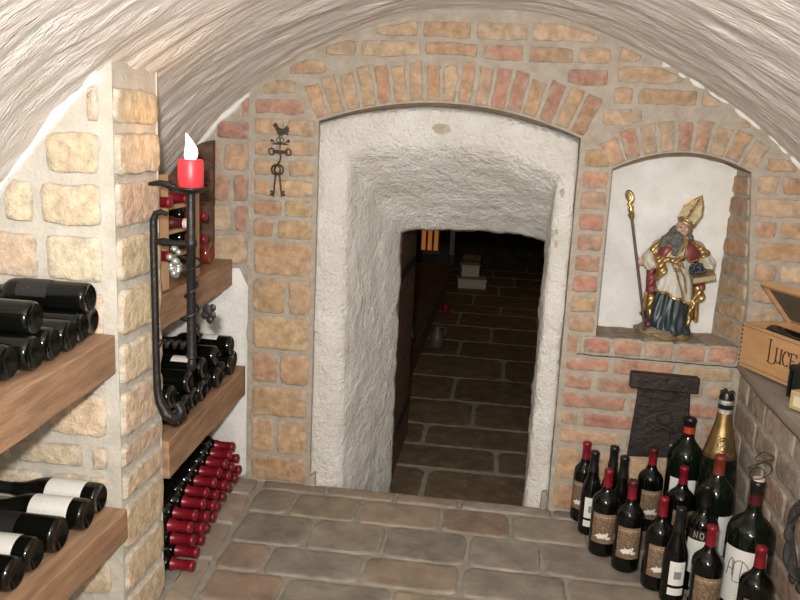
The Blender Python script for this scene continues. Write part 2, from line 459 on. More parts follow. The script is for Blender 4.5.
# ------------------------------------------------------------------ doorway reveal (plaster), passage wall behind it
def doorway():
    # every loop: left side up, arch, right side down
    def loop(xl_b, xl_t, zl, xr_b, xr_t, zr, rise, y, zb=-.22, ns=60, na=60, amp=.006, sd=0, pw=2):
        pts = []
        for i in range(ns): t = i / ns; pts.append(V3((xl_b + (xl_t - xl_b) * t, y, zb + (zl - zb) * t)))
        for i in range(na + 1):
            t = i / na; pts.append(V3((xl_t + (xr_t - xl_t) * t, y, zl + (zr - zl) * t + rise * (1 - abs(2 * t - 1) ** pw))))
        for i in range(ns): t = (i + 1) / ns; pts.append(V3((xr_t + (xr_b - xr_t) * t, y, zr + (zb - zr) * t)))
        out = []
        for p in pts:
            d = noise.noise_vector(V3((p.x * 9, p.y * 9 + sd, p.z * 9))) * amp + noise.noise_vector(V3((p.x * 26, p.y * 26 + sd, p.z * 26))) * amp * .6
            out.append(p + V3((d.x, d.y * .7, d.z)))
        return out
    Ls = [loop(-.70, -.70, 1.43, .262, .262, 1.41, .09, .115, amp=0),
          loop(-.690, -.690, 1.412, .250, .250, 1.392, .082, .055, amp=.002, sd=1),
          loop(-.690, -.690, 1.404, .250, .248, 1.384, .082, .022, amp=.003, sd=2),
          loop(-.676, -.676, 1.394, .238, .238, 1.374, .081, .016, sd=3),
          loop(-.628, -.632, 1.362, .208, .212, 1.340, .076, .018, sd=4),
          loop(-.585, -.600, 1.320, .176, .190, 1.292, .070, .026, sd=4.5),
          loop(-.562, -.582, 1.296, .166, .182, 1.262, .067, .034, sd=5),
          loop(-.552, -.574, 1.280, .162, .180, 1.245, .066, .052, sd=6)]
    a = (-.545, -.570, 1.268, .160, .178, 1.230, .064); b = (-.412, -.418, .972, .184, .184, .972, .030)
    for k in range(22):
        t = (k + 1) / 22; p = [a[i] + (b[i] - a[i]) * t for i in range(7)]
        Ls.append(loop(*p, min(.45, .06 + .39 * t), sd=7, pw=2 + 2 * t, amp=.009))
    Ls.append(loop(-.43, -.43, 1.0, .20, .20, 1.0, .03, .475, amp=.004))
    Ls.append(loop(-.75, -.75, 1.8, .6, .6, 1.8, .03, .48, amp=0))
    Ls.append(loop(-2.2, -2.2, 2.2, 2.2, 2.2, 2.2, .0, .49, amp=0))
    mb = MB(); n = len(Ls[0])
    mb.add([p for l in Ls for p in l], [(j * n + i, j * n + i + 1, (j + 1) * n + i + 1, (j + 1) * n + i) for j in range(len(Ls) - 1) for i in range(n - 1)])
    return struct(mb.build('wall_doorway', M['plaster_door'], smooth=True, sharp=0))
doorway()
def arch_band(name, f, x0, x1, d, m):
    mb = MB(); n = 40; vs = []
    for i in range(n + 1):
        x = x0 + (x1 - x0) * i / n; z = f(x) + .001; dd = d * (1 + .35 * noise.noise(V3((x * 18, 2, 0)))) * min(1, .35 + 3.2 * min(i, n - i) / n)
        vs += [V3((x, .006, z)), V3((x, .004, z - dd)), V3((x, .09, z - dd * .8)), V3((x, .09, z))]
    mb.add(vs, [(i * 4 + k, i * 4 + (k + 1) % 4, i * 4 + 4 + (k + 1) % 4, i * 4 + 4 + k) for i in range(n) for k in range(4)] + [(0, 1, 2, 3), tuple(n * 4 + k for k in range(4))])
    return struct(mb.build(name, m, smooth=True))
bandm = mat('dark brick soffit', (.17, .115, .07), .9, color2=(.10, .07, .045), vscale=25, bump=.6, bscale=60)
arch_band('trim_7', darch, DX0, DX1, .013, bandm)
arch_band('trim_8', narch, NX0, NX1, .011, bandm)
# places where the limewash has flaked off
mb = MB()
for (cx, cz, rx, rz, y) in ((-.240, 1.410, .034, .017, .0115), (.205, 1.208, .008, .013, .012), (.196, 1.065, .007, .010, .013), (.199, 1.02, .006, .012, .013)):
    n = 18; mb.add([V3((cx + rx * cos(a) * (1 + .45 * noise.noise(V3((cos(a) * 2, sin(a) * 2, cx * 30)))), yy, cz + rz * sin(a) * (1 + .45 * noise.noise(V3((cos(a) * 2, sin(a) * 2, cz * 30))))) ) for yy in (y, y + .016) for a in [2 * pi * k / n for k in range(n)]],
                   [tuple(range(n)), tuple(range(2 * n - 1, n - 1, -1))] + [(k, (k + 1) % n, n + (k + 1) % n, n + k) for k in range(n)])
struct(mb.build('trim_9', mat('flaked patch', (.42, .37, .29), .95, color2=(.33, .28, .21), vscale=60)))
# stubs of the old door frame at the foot of the plaster
mb = MB(); mb.prism([(-.715, .0), (-.66, .0), (-.662, .06), (-.69, .035)], .03, -.012); struct(mb.build('trim_2', M['mortar'], bevel=.004))
mb = MB(); mb.prism([(.222, .0), (.246, .0), (.246, .075), (.225, .07)], .03, -.010); struct(mb.build('trim_3', M['wood_grey'], bevel=.004))

# ------------------------------------------------------------------ left bays: walls and partition
PY0, PY1, PX = -1.06, -.80, -.94
def left_walls():
    mb = MB()                                                        # end wall of the far bay
    mb.add([V3((x, .03, z)) for x, z in ((-1.55, -.1), (-.94, -.1), (-.94, 1.62), (-1.55, 1.62))], [(0, 1, 2, 3)], 1)
    F = lambda u, v, w: V3((u, .03 - w, v))
    courses(mb, F, rows_from([.86, .985, 1.10, 1.215, 1.33, 1.41, 1.5]), lambda u, v: -1.40 < u < -.952 and v < vz(u) - .02, .2, .015, .005, 'wall', lambda u, v: (u, min(v, vz(u) - .012)))
    struct(mb.build('wall_bay', [M['brick'], M['mortar']], smooth=True, tint=True, sharp=50))
    mb = MB(); zs = [0, .02, .1, .2, .3, .4, .5, .6, .7, .78, .82, .85]; n = 14
    vs = []
    for z in zs:
        for i in range(n):
            t = i / (n - 1); xr = -.952 - .012 * noise.noise(V3((0, 0, z * 11))) - .02 * max(0, (z - .78) / .05)
            x = -1.5 + (xr + 1.5) * t
            vs.append(V3((x, .020 + .006 * noise.noise(V3((x * 10, z * 10, 4))) + (.012 if i == n - 1 else 0), z)))
    mb.add(vs, [(j * n + i, j * n + i + 1, (j + 1) * n + i + 1, (j + 1) * n + i) for j in range(len(zs) - 1) for i in range(n - 1)])
    struct(mb.build('wall_bay_plaster', M['plaster'], smooth=True, sharp=0))
    mb = MB()
    mb.add([V3((-1.47, y, z)) for y, z in ((-4, -.1), (.04, -.1), (.04, .75), (-4, .75))], [(0, 1, 2, 3)]); struct(mb.build('wall_left', M['plaster']))
    # partition between the bays: brick pier
    mb = MB()
    F = lambda u, v, w: V3((u, PY0 - w, v)); Fe = lambda u, v, w: V3((PX + w, u, v)); Fb = lambda u, v, w: V3((u, PY1 + w, v))
    xs = [-1.5 + (PX + 1.5) * i / 12 for i in range(13)]
    top = [(x, vz(x) + .02) for x in xs]
    for Fx in (F, Fb): tess(mb, [[(-1.5, -.05), (PX, -.05)] + top[::-1]], lambda u, v, Fx=Fx: Fx(u, v, -.004), 1)
    mb.add([V3((PX - .004, y, z)) for y, z in ((PY0 + .004, -.05), (PY1 - .004, -.05), (PY1 - .004, 1.56), (PY0 + .004, 1.56))], [(0, 1, 2, 3)], 1)
    SMEAR['c'] = (.54, .495, .42)
    ed = [-.02, .112, .24, .386, .475, .56, .70, .83, .97, 1.109, 1.239, 1.364, 1.47, 1.54]
    hi = lambda u: vz(u) - .028
    cl = lambda u, v: (u, min(v, hi(u)))
    ok = lambda u, v: v < hi(u) - .012
    courses(mb, F, rows_from(ed), lambda u, v: -1.46 < u < PX - .022 and ok(u, v), .205, .026, .006, 'pale', cl, lenvar=.12)
    courses(mb, Fe, rows_from(ed), lambda u, v: PY0 + .0 < u < PY1 - .0 and v < 1.50, .26, .022, .007, 'pale', lambda u, v: (u, min(v, 1.495)), lenvar=0, u0=-1.2, u1=-.6, offs=lambda r: 0)
    courses(mb, Fb, rows_from(ed), lambda u, v: -1.46 < u < PX - .01 and ok(u, v), .22, .022, .006, 'pale', cl)
    SMEAR['c'] = MORTAR
    struct(mb.build('wall_partition', [M['brick'], M['mortar_pale']], smooth=True, tint=True, sharp=50))
    # pale plaster fillet along the vault on the pier
    mb = MB(); xs = [-1.44 + (.47) * i / 40 for i in range(41)] 
    mb.tube([(x, PY0 + .004, vz(x) - .010 + .006 * noise.noise(V3((x * 20, 0, 0)))) for x in xs], [.011 + .010 * noise.noise(V3((x * 30, 3, 0))) for x in xs], 8)
    struct(mb.build('trim_4', M['plaster'], smooth=True))
    mb = MB(); xs = [-1.36 + (.43) * i / 30 for i in range(31)]
    mb.tube([(x, .03, vz(x) - .006 + .006 * noise.noise(V3((x * 20, 5, 0)))) for x in xs], [.012 + .007 * noise.noise(V3((x * 30, 8, 0))) for x in xs], 8)
    struct(mb.build('trim_5', M['plaster'], smooth=True))
    mb = MB(); xs = [.50 + .52 * i / 60 for i in range(61)]
    mb.tube([(x, .004, vz(x) - .004 + .006 * noise.noise(V3((x * 20, 9, 0)))) for x in xs], [max(.001, .006 + .013 * noise.noise(V3((x * 25, 13, 0)))) for x in xs], 8)
    struct(mb.build('trim_6', M['plaster'], smooth=True))
    # pier at the near end of the near bay and the wall behind the viewer
    mb = MB(); mb.box((-1.5, -2.25, -.05), (-.97, -2.02, 1.46)); struct(mb.build('wall_partition_near', M['mortar_pale']))
    mb = MB(); mb.add([V3((x, -3.95, z)) for x, z in ((-1.6, -.1), (1.6, -.1), (1.6, 1.9), (-1.6, 1.9))], [(0, 1, 2, 3)]); struct(mb.build('wall_front', M['plaster']))
left_walls()

# ------------------------------------------------------------------ floor
def floor():
    SMEAR['c'] = (.30, .265, .215)
    mb = MB(); mb.box((-1.5, -4, -.12), (1.4, .018, -.006), 1)
    F = lambda u, v, w: V3((u, v, -.006 + w))
    ed = [.012, -.07, -.262, -.485, -.665, -.84, -1.03, -1.22, -1.41, -1.6, -1.8, -2.0]
    edge = lambda v: -.885 - .065 * v * -1 if False else -.885 + .06 * (-v)
    courses(mb, F, [(b, a) for a, b in rows_from(ed)], lambda u, v: edge(v) + .006 < u < .99, .31, .012, .006, 'floor', u0=-1, u1=1, lenvar=.22)
    # border course along the left bays
    Fr = lambda u, v, w: V3((-.975 + .06 * (-u) + v, u, -.006 + w))
    courses(mb, Fr, [(.0, .09)], lambda u, v: -2.0 < u < .0, .28, .012, .010, 'dull', u0=-2, u1=.0)
    SMEAR['c'] = (.17, .13, .08)
    struct(mb.build('floor', [M['tile'], M['grout']], smooth=True, tint=True, sharp=50))
    mb = MB()
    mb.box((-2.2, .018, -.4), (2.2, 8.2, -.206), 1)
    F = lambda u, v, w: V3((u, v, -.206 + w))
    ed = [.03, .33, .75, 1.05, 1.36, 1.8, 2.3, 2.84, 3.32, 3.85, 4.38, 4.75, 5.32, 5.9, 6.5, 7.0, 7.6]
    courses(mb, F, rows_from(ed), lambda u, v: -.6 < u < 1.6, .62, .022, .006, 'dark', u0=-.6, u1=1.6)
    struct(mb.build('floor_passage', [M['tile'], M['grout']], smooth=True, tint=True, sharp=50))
floor(); SMEAR['c'] = (.40, .345, .27)

# ------------------------------------------------------------------ right wall with its ledge
LZ = .645
def right_wall():
    mb = MB(); X = .888
    F = lambda u, v, w: V3((X - w, -u, v))
    mb.add([V3((X, y, z)) for y, z in ((0.0, -.05), (-4, -.05), (-4, LZ - .04), (0.0, LZ - .04))], [(0, 1, 2, 3)], 1)
    courses(mb, F, rows_from(erange(0, LZ - .04, .10)), lambda u, v: u > .01, .24, .016, .004, 'dull', u0=0, u1=2.2)
    struct(mb.build('wall_right', [M['brick'], M['mortar']], smooth=True, tint=True, sharp=50))
    mb = MB(); n = 40; m = 8; vs = []; fs = []
    for j in range(n + 1):
        y = -3.9 + 3.9 * j / n
        for i in range(m + 1):
            t = i / m; x0 = .862 + .012 * max(0, 1 + y / .25) + .02 * y * (1 if y > -1 else -1 / y) + .010 * noise.noise(V3((y * 7, 2, 0)))
            x = x0 + (1.34 - x0) * t
            vs.append(V3((x, y, LZ + .004 * noise.noise(V3((x * 12, y * 12, 0))))))
    k = m + 1
    for j in range(n):
        for i in range(m): fs.append((j * k + i, j * k + i + 1, (j + 1) * k + i + 1, (j + 1) * k + i))
    o = len(vs)
    for j in range(n + 1): a = vs[j * k]; vs.append(V3((a.x - .004, a.y, LZ - .022))); vs.append(V3((a.x + .012, a.y, LZ - .045))); vs.append(V3((1.34, a.y, LZ - .045)))
    for j in range(n):
        a = o + 3 * j; b = o + 3 * j + 3
        fs += [(j * k, (j + 1) * k, b, a), (a, b, b + 1, a + 1), (a + 1, b + 1, b + 2, a + 2)]
    mb.add(vs, fs); struct(mb.build('wall_ledge', M['ledge'], smooth=True, sharp=60))
    mb = MB(); mb.add([V3((1.30, y, z)) for y, z in ((0.02, .5), (-4, .5), (-4, .75), (0.02, .75))], [(0, 1, 2, 3)]); struct(mb.build('wall_right_upper', M['plaster']))
M['ledge'] = mat('ledge screed', (.31, .265, .215), .85, color2=(.225, .19, .155), vscale=9, bump=.5, bscale=30, bdist=.01)
right_wall()

# ------------------------------------------------------------------ the room beyond the passage
def beyond():
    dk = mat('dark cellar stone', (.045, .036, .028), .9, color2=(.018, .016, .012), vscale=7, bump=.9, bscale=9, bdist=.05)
    mb = MB(); ys = [.49 + .5 * i for i in range(16)]
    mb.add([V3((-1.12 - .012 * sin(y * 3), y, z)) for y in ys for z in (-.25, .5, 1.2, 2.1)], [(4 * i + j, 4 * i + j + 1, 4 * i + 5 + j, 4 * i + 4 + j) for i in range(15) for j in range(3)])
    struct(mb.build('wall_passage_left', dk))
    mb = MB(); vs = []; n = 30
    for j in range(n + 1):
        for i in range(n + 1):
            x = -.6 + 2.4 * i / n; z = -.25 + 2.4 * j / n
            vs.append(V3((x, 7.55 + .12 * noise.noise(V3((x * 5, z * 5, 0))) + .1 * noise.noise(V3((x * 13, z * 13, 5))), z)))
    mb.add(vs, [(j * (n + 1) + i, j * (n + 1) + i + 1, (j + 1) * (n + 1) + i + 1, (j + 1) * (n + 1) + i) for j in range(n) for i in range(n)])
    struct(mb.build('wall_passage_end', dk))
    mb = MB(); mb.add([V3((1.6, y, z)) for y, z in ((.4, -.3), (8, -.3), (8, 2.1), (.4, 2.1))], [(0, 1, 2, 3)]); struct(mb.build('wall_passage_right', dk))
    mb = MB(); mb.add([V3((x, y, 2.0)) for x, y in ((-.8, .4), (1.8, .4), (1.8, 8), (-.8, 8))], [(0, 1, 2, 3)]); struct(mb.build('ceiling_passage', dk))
    # amber lit window on the left
    amb = mat('amber lit glass', (.25, .10, .02), .3, color2=(.12, .04, .01), vscale=5, emit=(.9, .30, .06), estr=.22)
    w = MB(); x0, x1, z0, z1 = -.935, -.715, .085, .62
    for i in range(4):
        x = x0 + (x1 - x0) * i / 3; w.box((x - .012, 6.41, z0), (x + .012, 6.45, z1))
    w.box((x0 - .02, 6.405, z0 - .04), (x1 + .02, 6.45, z0)); w.box((x0 - .02, 6.405, z1), (x1 + .02, 6.45, z1 + .04))
    e = MB(); e.box((-1.2, 6.45, -.25), (-.60, 6.6, 2.1)); struct(e.build('wall_passage_return', dk))
    h = thing('long_chest', 'long dark wooden chest standing along the left of the passage', 'chest', (-.80, 1.25, -.206))
    g = MB()
    for i in range(9): g.box((-.27, .02 + i * .5, .0), (.27, .50 + i * .5, .20))
    g.build('chest_body', M['bark'], h, bevel=.006)
    g = MB(); g.box((-.29, 0, .20), (.295, 4.55, .235)); g.build('chest_lid', M['bark'], h, bevel=.006)
    wf = struct(w.build('window_1', M['bark']))
    p = MB(); p.box((x0, 6.425, z0), (x1, 6.435, z1)); p.build('pane', amb, wf)
    # open plank door folded back along the left
    d = thing('plank_door', 'dark plank door folded back inside the low passage', 'door', (-.425, .52, -.2))
    pl = MB()
    for i in range(5): pl.box((-.022, .012 + i * .122, .012), (.0, .128 + i * .122, 1.20))
    pl.build('door_leaf', M['bark'], d, bevel=.004)
    for z in (.2, .95):
        s = MB(); s.box((0, .01, z), (.006, .55, z + .045)); s.build('hinge_strap', M['iron_rust'], d, bevel=.002)
    r = MB(); r.tube([(.006 + .012 * abs(sin(a)), .52 + .03 * cos(a), .60 + .03 * sin(a)) for a in [2 * pi * i / 16 for i in range(16)]], .005, 6, closed=True); r.build('ring_handle', M['iron_rust'], d, smooth=True)
    # two pale boxes stacked on the floor
    pb = mat('pale carton', (.42, .38, .33), .7, var=.15, vscale=10); rim = mat('carton seam', (.12, .06, .035), .7)
    for k, (x, y, z, sx, sy, h, lab) in enumerate(((-.285, 5.70, -.2, .30, .26, .115, 'larger pale carton on the passage floor under a smaller one'),
                                                  (-.315, 5.74, -.085, .19, .18, .14, 'smaller pale carton stacked on the larger carton in the passage'))):
        t = thing('carton', lab, 'box', (x, y, z), 'pale cartons in the passage', (0, 0, radians(6 + 4 * k)))
        c = MB(); c.box((-sx / 2, -sy / 2, 0), (sx / 2, sy / 2, h - .02)); c.build('box_body', pb, t, bevel=.005)
        c = MB(); c.box((-sx / 2 - .006, -sy / 2 - .006, h - .022), (sx / 2 + .006, sy / 2 + .006, h)); c.build('lid', pb, t, bevel=.004)
        c = MB(); c.box((-sx / 2 - .002, -sy / 2 - .002, .0), (sx / 2 + .002, sy / 2 + .002, .018)); c.build('base_band', rim, t)
    t = thing('dark_crate', 'dark crate behind the stacked pale cartons in the passage', 'crate', (-.31, 6.25, -.2))
    c = MB()
    for i in range(4): c.box((-.10, -.13, .01 + i * .075), (.10, .13, .078 + i * .075))
    c.build('slats', M['bark'], t, bevel=.004)
    # pale jug and red votive glass at the foot of the left wall
    t = thing('stoneware_jug', 'pale stoneware jug standing by the dark passage wall', 'jug', (-.43, 3.05, -.2))
    c = MB(); c.lathe([(.0, 0), (.035, 0), (.05, .03), (.055, .075), (.045, .12), (.022, .15), (.02, .17), (.025, .178), (.0, .178)], 20); c.build('jug_body', mat('dull stoneware', (.085, .072, .06), .5), t, smooth=True)
    c = MB(); c.tube([(.02, 0, .165), (.05, 0, .165), (.066, 0, .14), (.062, 0, .11), (.05, 0, .10)], .006, 6); c.build('handle', mat('jug handle glaze', (.07, .06, .05), .5), t, smooth=True)
    t = thing('votive_glass', 'small red votive glass on the passage floor beyond the jug', 'candle', (-.455, 4.25, -.2))
    c = MB(); c.lathe([(.0, 0), (.03, 0), (.04, .05), (.038, .10), (.0, .085)], 16); c.build('glass_cup', M['cap_red'], t, smooth=True)
    c = MB(); c.lathe([(.0, .075), (.034, .075), (.034, .09), (0, .09)], 12); c.build('wax_fill', mat('dim wax', (.5, .1, .06), .5), t)
beyond()

# ------------------------------------------------------------------ shelves
def shelf(label, pts, z0, z1, xw, loc_group='wooden bottle shelves in the left bays'):
    """pts: two (x,y) ends of the front face"""
    (xa, ya), (xb, yb) = pts
    t = thing('wooden_shelf', label, 'shelf', (xa, ya, z0), loc_group)
    b = MB(); n = 16; vs = []; W = .075
    sec = lambda: [(0, 0), (0, z1 - z0), (-W, z1 - z0), (-W, 0)]
    for i in range(n + 1):
        u = i / n; x = (xb - xa) * u; y = (yb - ya) * u
        for (sx, sz) in sec():
            q = V3((x + sx, y, sz)) + .004 * noise.noise_vector(V3((x * 9 + sx * 5 + xa * 7, y * 9, sz * 20 + z0)))
            q.y = y; vs.append(q)
    fs = [(i * 4 + k, i * 4 + (k + 1) % 4, i * 4 + 4 + (k + 1) % 4, i * 4 + 4 + k) for i in range(n) for k in range(4)] + [(0, 1, 2, 3), tuple(n * 4 + k for k in range(4))]
    b.add(vs, fs); b.build('front_beam', M['wood'], t, bevel=.004)
    s = MB(); s.prism([(-.07, .0), (xb - xa - .07, yb - ya), (xw - xa, yb - ya), (xw - xa, 0)], z1 - z0 - .035, z1 - z0 - .002, lambda u, v, w: V3((u, v, w))); s.build('shelf_board', M['wood_grey'], t)
    return t
UZ, LZ1 = .885, .466
shelf('upper brown wooden shelf beam behind the candle, carrying the small rack', [(-1.012, .015), (-.965, -.797)], .785, UZ, -1.44)
shelf('lower brown wooden shelf beam behind the candle, over the red capsules', [(-.957, .015), (-.922, -.797)], .350, LZ1, -1.44)
NUZ, NLZ = .855, .388
shelf('upper wooden shelf beam at the left edge, carrying stacked black bottles', [(-.940, -1.07), (-.868, -2.02)], .755, NUZ, -1.44)
shelf('lower wooden shelf beam at the left edge, carrying two white-labelled bottles', [(-.918, -1.07), (-.920, -2.02)], .305, NLZ, -1.44)

# ------------------------------------------------------------------ bottles
def prof_bordeaux(h, d, nr=.0142):
    r = d / 2
    return [(0, .012), (r * .5, .006), (r * .86, 0), (r * .97, .004), (r, .012), (r, h * .60), (r * .985, h * .632), (r * .90, h * .668), (r * .72, h * .700), (r * .52, h * .728),
            (nr * 1.35, h * .755), (nr * 1.08, h * .79), (nr, h * .83), (nr, h * .955), (nr * 1.1, h * .96), (nr * 1.1, h * .985), (nr * .9, h), (0, h)]
def prof_burgundy(h, d, nr=.0142):
    r = d / 2
    return [(0, .012), (r * .5, .006), (r * .86, 0), (r * .97, .004), (r, .012), (r, h * .46), (r * .97, h * .52), (r * .86, h * .58), (r * .68, h * .65), (r * .52, h * .71), (nr * 1.2, h * .79),
            (nr, h * .84), (nr, h * .955), (nr * 1.1, h * .96), (nr * 1.1, h * .985), (nr * .9, h), (0, h)]
def prof_champ(h, d, nr=.018):
    r = d / 2
    return [(0, .012), (r * .5, .006), (r * .86, 0), (r * .97, .004), (r, .014), (r, h * .46), (r * .98, h * .52), (r * .90, h * .59), (r * .74, h * .67), (r * .55, h * .75), (r * .40, h * .83), (nr * 1.1, h * .90),
            (nr, h * .93), (nr * 1.15, h * .94), (nr * 1.15, h * .955), (nr * 1.0, h * .985), (nr * .7, h), (0, h)]
def prof_magnum(h, d, nr=.0142):
    r = d / 2
    return [(0, .012), (r * .5, .006), (r * .86, 0), (r * .97, .004), (r, .012), (r, h * .625), (r * .985, h * .665), (r * .92, h * .705), (r * .78, h * .745), (r * .58, h * .778),
            (nr * 1.5, h * .802), (nr * 1.1, h * .835), (nr, h * .86), (nr, h * .955), (nr * 1.1, h * .96), (nr * 1.1, h * .985), (nr * .9, h), (0, h)]
PROF = {'magnum': prof_magnum, 'bordeaux': prof_bordeaux, 'burgundy': prof_burgundy, 'champagne': prof_champ}
def rad_at(prof, z):
    pr = [p for p in prof if p[0] > 0]; best = pr[-1][0]
    for (a, za), (b, zb) in zip(pr[2:-1], pr[3:]):
        if za <= z <= zb: return a + (b - a) * ((z - za) / (zb - za + 1e-9))
    return best
def patch(mb, prof, a0, a1, z0, z1, off=.0006, na=14, nz=6, mi=0, paint=None):
    vs = []; fs = []
    for j in range(nz + 1):
        z = z0 + (z1 - z0) * j / nz; r = rad_at(prof, z) + off
        for i in range(na + 1):
            a = a0 + (a1 - a0) * i / na; vs.append(V3((r * cos(a), r * sin(a), z)))
    base = len(mb.v)
    mb.v += [tuple(v) for v in vs]; mb.vc += [(1, 1, 1)] * len(vs); k = na + 1
    for j in range(nz):
        for i in range(na):
            mb.f.append([base + j * k + i, base + j * k + i + 1, base + (j + 1) * k + i + 1, base + (j + 1) * k + i])
            mb.m.append(paint((i + .5) / na, (j + .5) / nz) if paint else mi)
def strokes(mb, prof, ac, zc, sx, sz, lines, w=.0008, off=.0012, mi=0):
    """polylines in unit square wrapped on the bottle"""
    for ln in lines:
        pts = []
        for (u, v) in ln:
            z = zc + v * sz; r = rad_at(prof, z) + off; a = ac + u * sx / r
            pts.append((r * cos(a), r * sin(a), z))
        mb.tube(pts, w, 5, mi)
def make_bottle(kind, h, d, glass='glass', cap='cap_red', caplen=.19, label=None, nr=.0142, name='wine_bottle', cap2=None, front=-pi / 2, detail=28):
    root = bpy.data.objects.new(name, None); COL.objects.link(root); root.empty_display_size = .03
    P = PROF[kind](h, d, nr)
    b = MB(); b.lathe(P, detail); b.build('glass_body', M[glass], root, smooth=True, sharp=60)
    if cap:
        z0 = h * (1 - caplen); q = [(r + .0007, z) for r, z in P if z > z0 and r > 0]
        q = [(0, z0)] + [(rad_at(P, z0) + .0007, z0)] + q + [(0, h + .0008)]
        c = MB(); c.lathe(q, detail); c.build('capsule', M[cap], root, smooth=True, sharp=60)
    if cap2:                                                         # darker top of the capsule
        z0 = h * cap2[1]; q = [(0, z0)] + [(rad_at(P, z0) + .0013, z0)] + [(r + .0013, z) for r, z in P if z > z0 and r > 0] + [(0, h + .0012)]
        c = MB(); c.lathe(q, detail); c.build('capsule_top', M[cap2[0]], root, smooth=True, sharp=60)
    f = front
    if label == 'picture':                                           # sepia picture with a pale bird-like shape and a text band
        def paint(u, v):
            wv = noise.noise(V3((u * 9, v * 9, 7))) * .07
            if ((u - .40 + wv) / .20) ** 2 + ((v - .24 + wv) / .085) ** 2 < 1: return 1
            if ((u - .62) / .10) ** 2 + ((v - .31 + wv) / .06) ** 2 < 1 or ((u - .72) / .13) ** 2 + ((v - .19) / .04) ** 2 < 1: return 1
            if v > .82: return 2
            s = noise.noise(V3((u * 13, v * 15, 3)))
            return 2 if s > .12 else 0
        L = MB(); patch(L, P, f - 1.05, f + .75, h * .17, h * .52, na=30, nz=34, paint=paint); lb = L.build('picture_label', [M['label_brown'], M['label'], M['label_tan']], root, smooth=True)
        T = MB(); strokes(T, P, f - .15, h * .485, d * .32, h * .01, [[(-1 + .5 * k, 0), (-.7 + .5 * k, .4), (-.62 + .5 * k, -.3)] for k in range(4)], .0007); T.build('label_print', M['label_cream'], lb)
    elif label == 'white_pair':                                      # two white panels with grey emblem
        L = MB(); patch(L, P, f - .72, f + .62, h * .22, h * .47); lb = L.build('front_label', M['label'], root, smooth=True)
        L = MB(); patch(L, P, f - .72, f + .62, h * .115, h * .19); L.build('lower_label', M['label'], root, smooth=True)
        T = MB(); patch(T, P, f - .32, f + .28, h * .29, h * .37, off=.0012, mi=0); strokes(T, P, f, h * .43, d * .3, h * .01, [[(-1, 0), (1, 0)], [(-.6, -2), (.6, -2)]], .0008); T.build('emblem', M['grey_print'], lb)
    elif label == 'white':
        L = MB(); patch(L, P, f - 1.25, f + 1.25, h * .12, h * .45); lb = L.build('front_label', M['label'], root, smooth=True)
        T = MB(); strokes(T, P, f, h * .36, d * .3, h * .01, [[(-.6, 0), (.6, 0)], [(-.8, -3), (.8, -3)], [(-.5, -6), (.5, -6)]], .0005); T.build('label_print', M['grey_print'], lb)
    elif label == 'plain_white':
        L = MB(); patch(L, P, f - 1.2, f + 1.2, h * .10, h * .52); L.build('front_label', M['label'], root, smooth=True)
    elif label == 'white_small':
        L = MB(); patch(L, P, f - .9, f + .9, h * .16, h * .36); L.build('front_label', M['label'], root, smooth=True)
    elif label == 'cream':
        L = MB(); patch(L, P, f - 1.1, f + 1.1, h * .14, h * .40); L.build('front_label', M['label_cream'], root, smooth=True)
    elif label == 'dark':
        L = MB(); patch(L, P, f - .9, f + .9, h * .30, h * .56); lb = L.build('front_label', M['label_black'], root, smooth=True)
        T = MB(); strokes(T, P, f, h * .5, d * .28, h * .01, [[(-.9, 0), (.9, 0)], [(-.7, -4), (.7, -4)]], .0006); T.build('label_print', M['grey_print'], lb)
    return root, P
def place(root, loc, rot=0, lab='', group=None, cat='bottle'):
    root.location = loc; root.rotation_euler = (0, 0, rot)
    return tag(root, lab, cat, group)

GR = 'wine bottles standing in the corner by the iron door'
pic, _ = make_bottle('bordeaux', .305, .092, cap='cap_red', caplen=.20, label='picture')
place(pic, (.421, -.287, 0), .0, 'picture-label bottle, front of the row, just right of the white-label black-capsule bottle', GR)
def picb(loc, rot, lab, top=False):
    o = copy_tree(pic2 if top else pic); return place(o, loc, rot, lab, GR)
pic2, _ = make_bottle('bordeaux', .312, .09, cap='cap_red', caplen=.20, label='picture', cap2=('cap_dark', .93))
place(pic2, (.487, -.378, 0), .1, 'picture-label bottle with dark-topped red capsule, second of the front diagonal row', GR)
picb((.569, -.472, 0), .15, 'picture-label bottle, third of the front diagonal row, left of the slim black-capsule bottle')
picb((.606, -.064, 0), .25, 'picture-label bottle with dark-topped red capsule right below the iron door', True)
picb((.687, -.199, 0), .35, 'picture-label bottle in front of the big orange-capsule bottle')
picb((.675, -.640, 0), .05, 'picture-label bottle in the front row, left of the big ALT-labelled bottle')
picb((.783, -.740, 0), .10, 'picture-label bottle in front of the big ALT-labelled bottle, lowest at right')
sl, _ = make_bottle('bordeaux', .305, .078, cap='cap_red', caplen=.21, label='picture')
place(sl, (.371, -.046, 0), -.25, 'red-capsule bottle nearest the doorway, tight against the brick wall', GR)
wb, _ = make_bottle('burgundy', .312, .073, cap='cap_black', caplen=.24, label='white_pair')
place(wb, (.388, -.148, 0), .05, 'slim black-capsule bottle with white label, second from the doorway', GR)
wb2 = copy_tree(wb); place(wb2, (.604, -.549, 0), .12, 'slim black-capsule bottle with white label at the front, amid picture-label bottles', GR)
bk, _ = make_bottle('burgundy', .325, .07, cap='cap_black', caplen=.24)
place(bk, (.459, -.117, 0), 0, 'taller black-capsule bottle without label, left of the iron door foot', GR)
bk2 = copy_tree(bk); place(bk2, (.482, -.205, 0), 0, 'shorter-looking black-capsule bottle without label, behind the second picture-label bottle', GR)
mg, P = make_bottle('magnum', .447, .126, glass='glass_green', cap='cap_orange', caplen=.13, label='plain_white', nr=.019, cap2=('cap_black', .925), name='magnum_bottle')
place(mg, (.7155, -.083, 0), .2, 'big dark bottle with orange-red capsule, right of the iron door', GR)
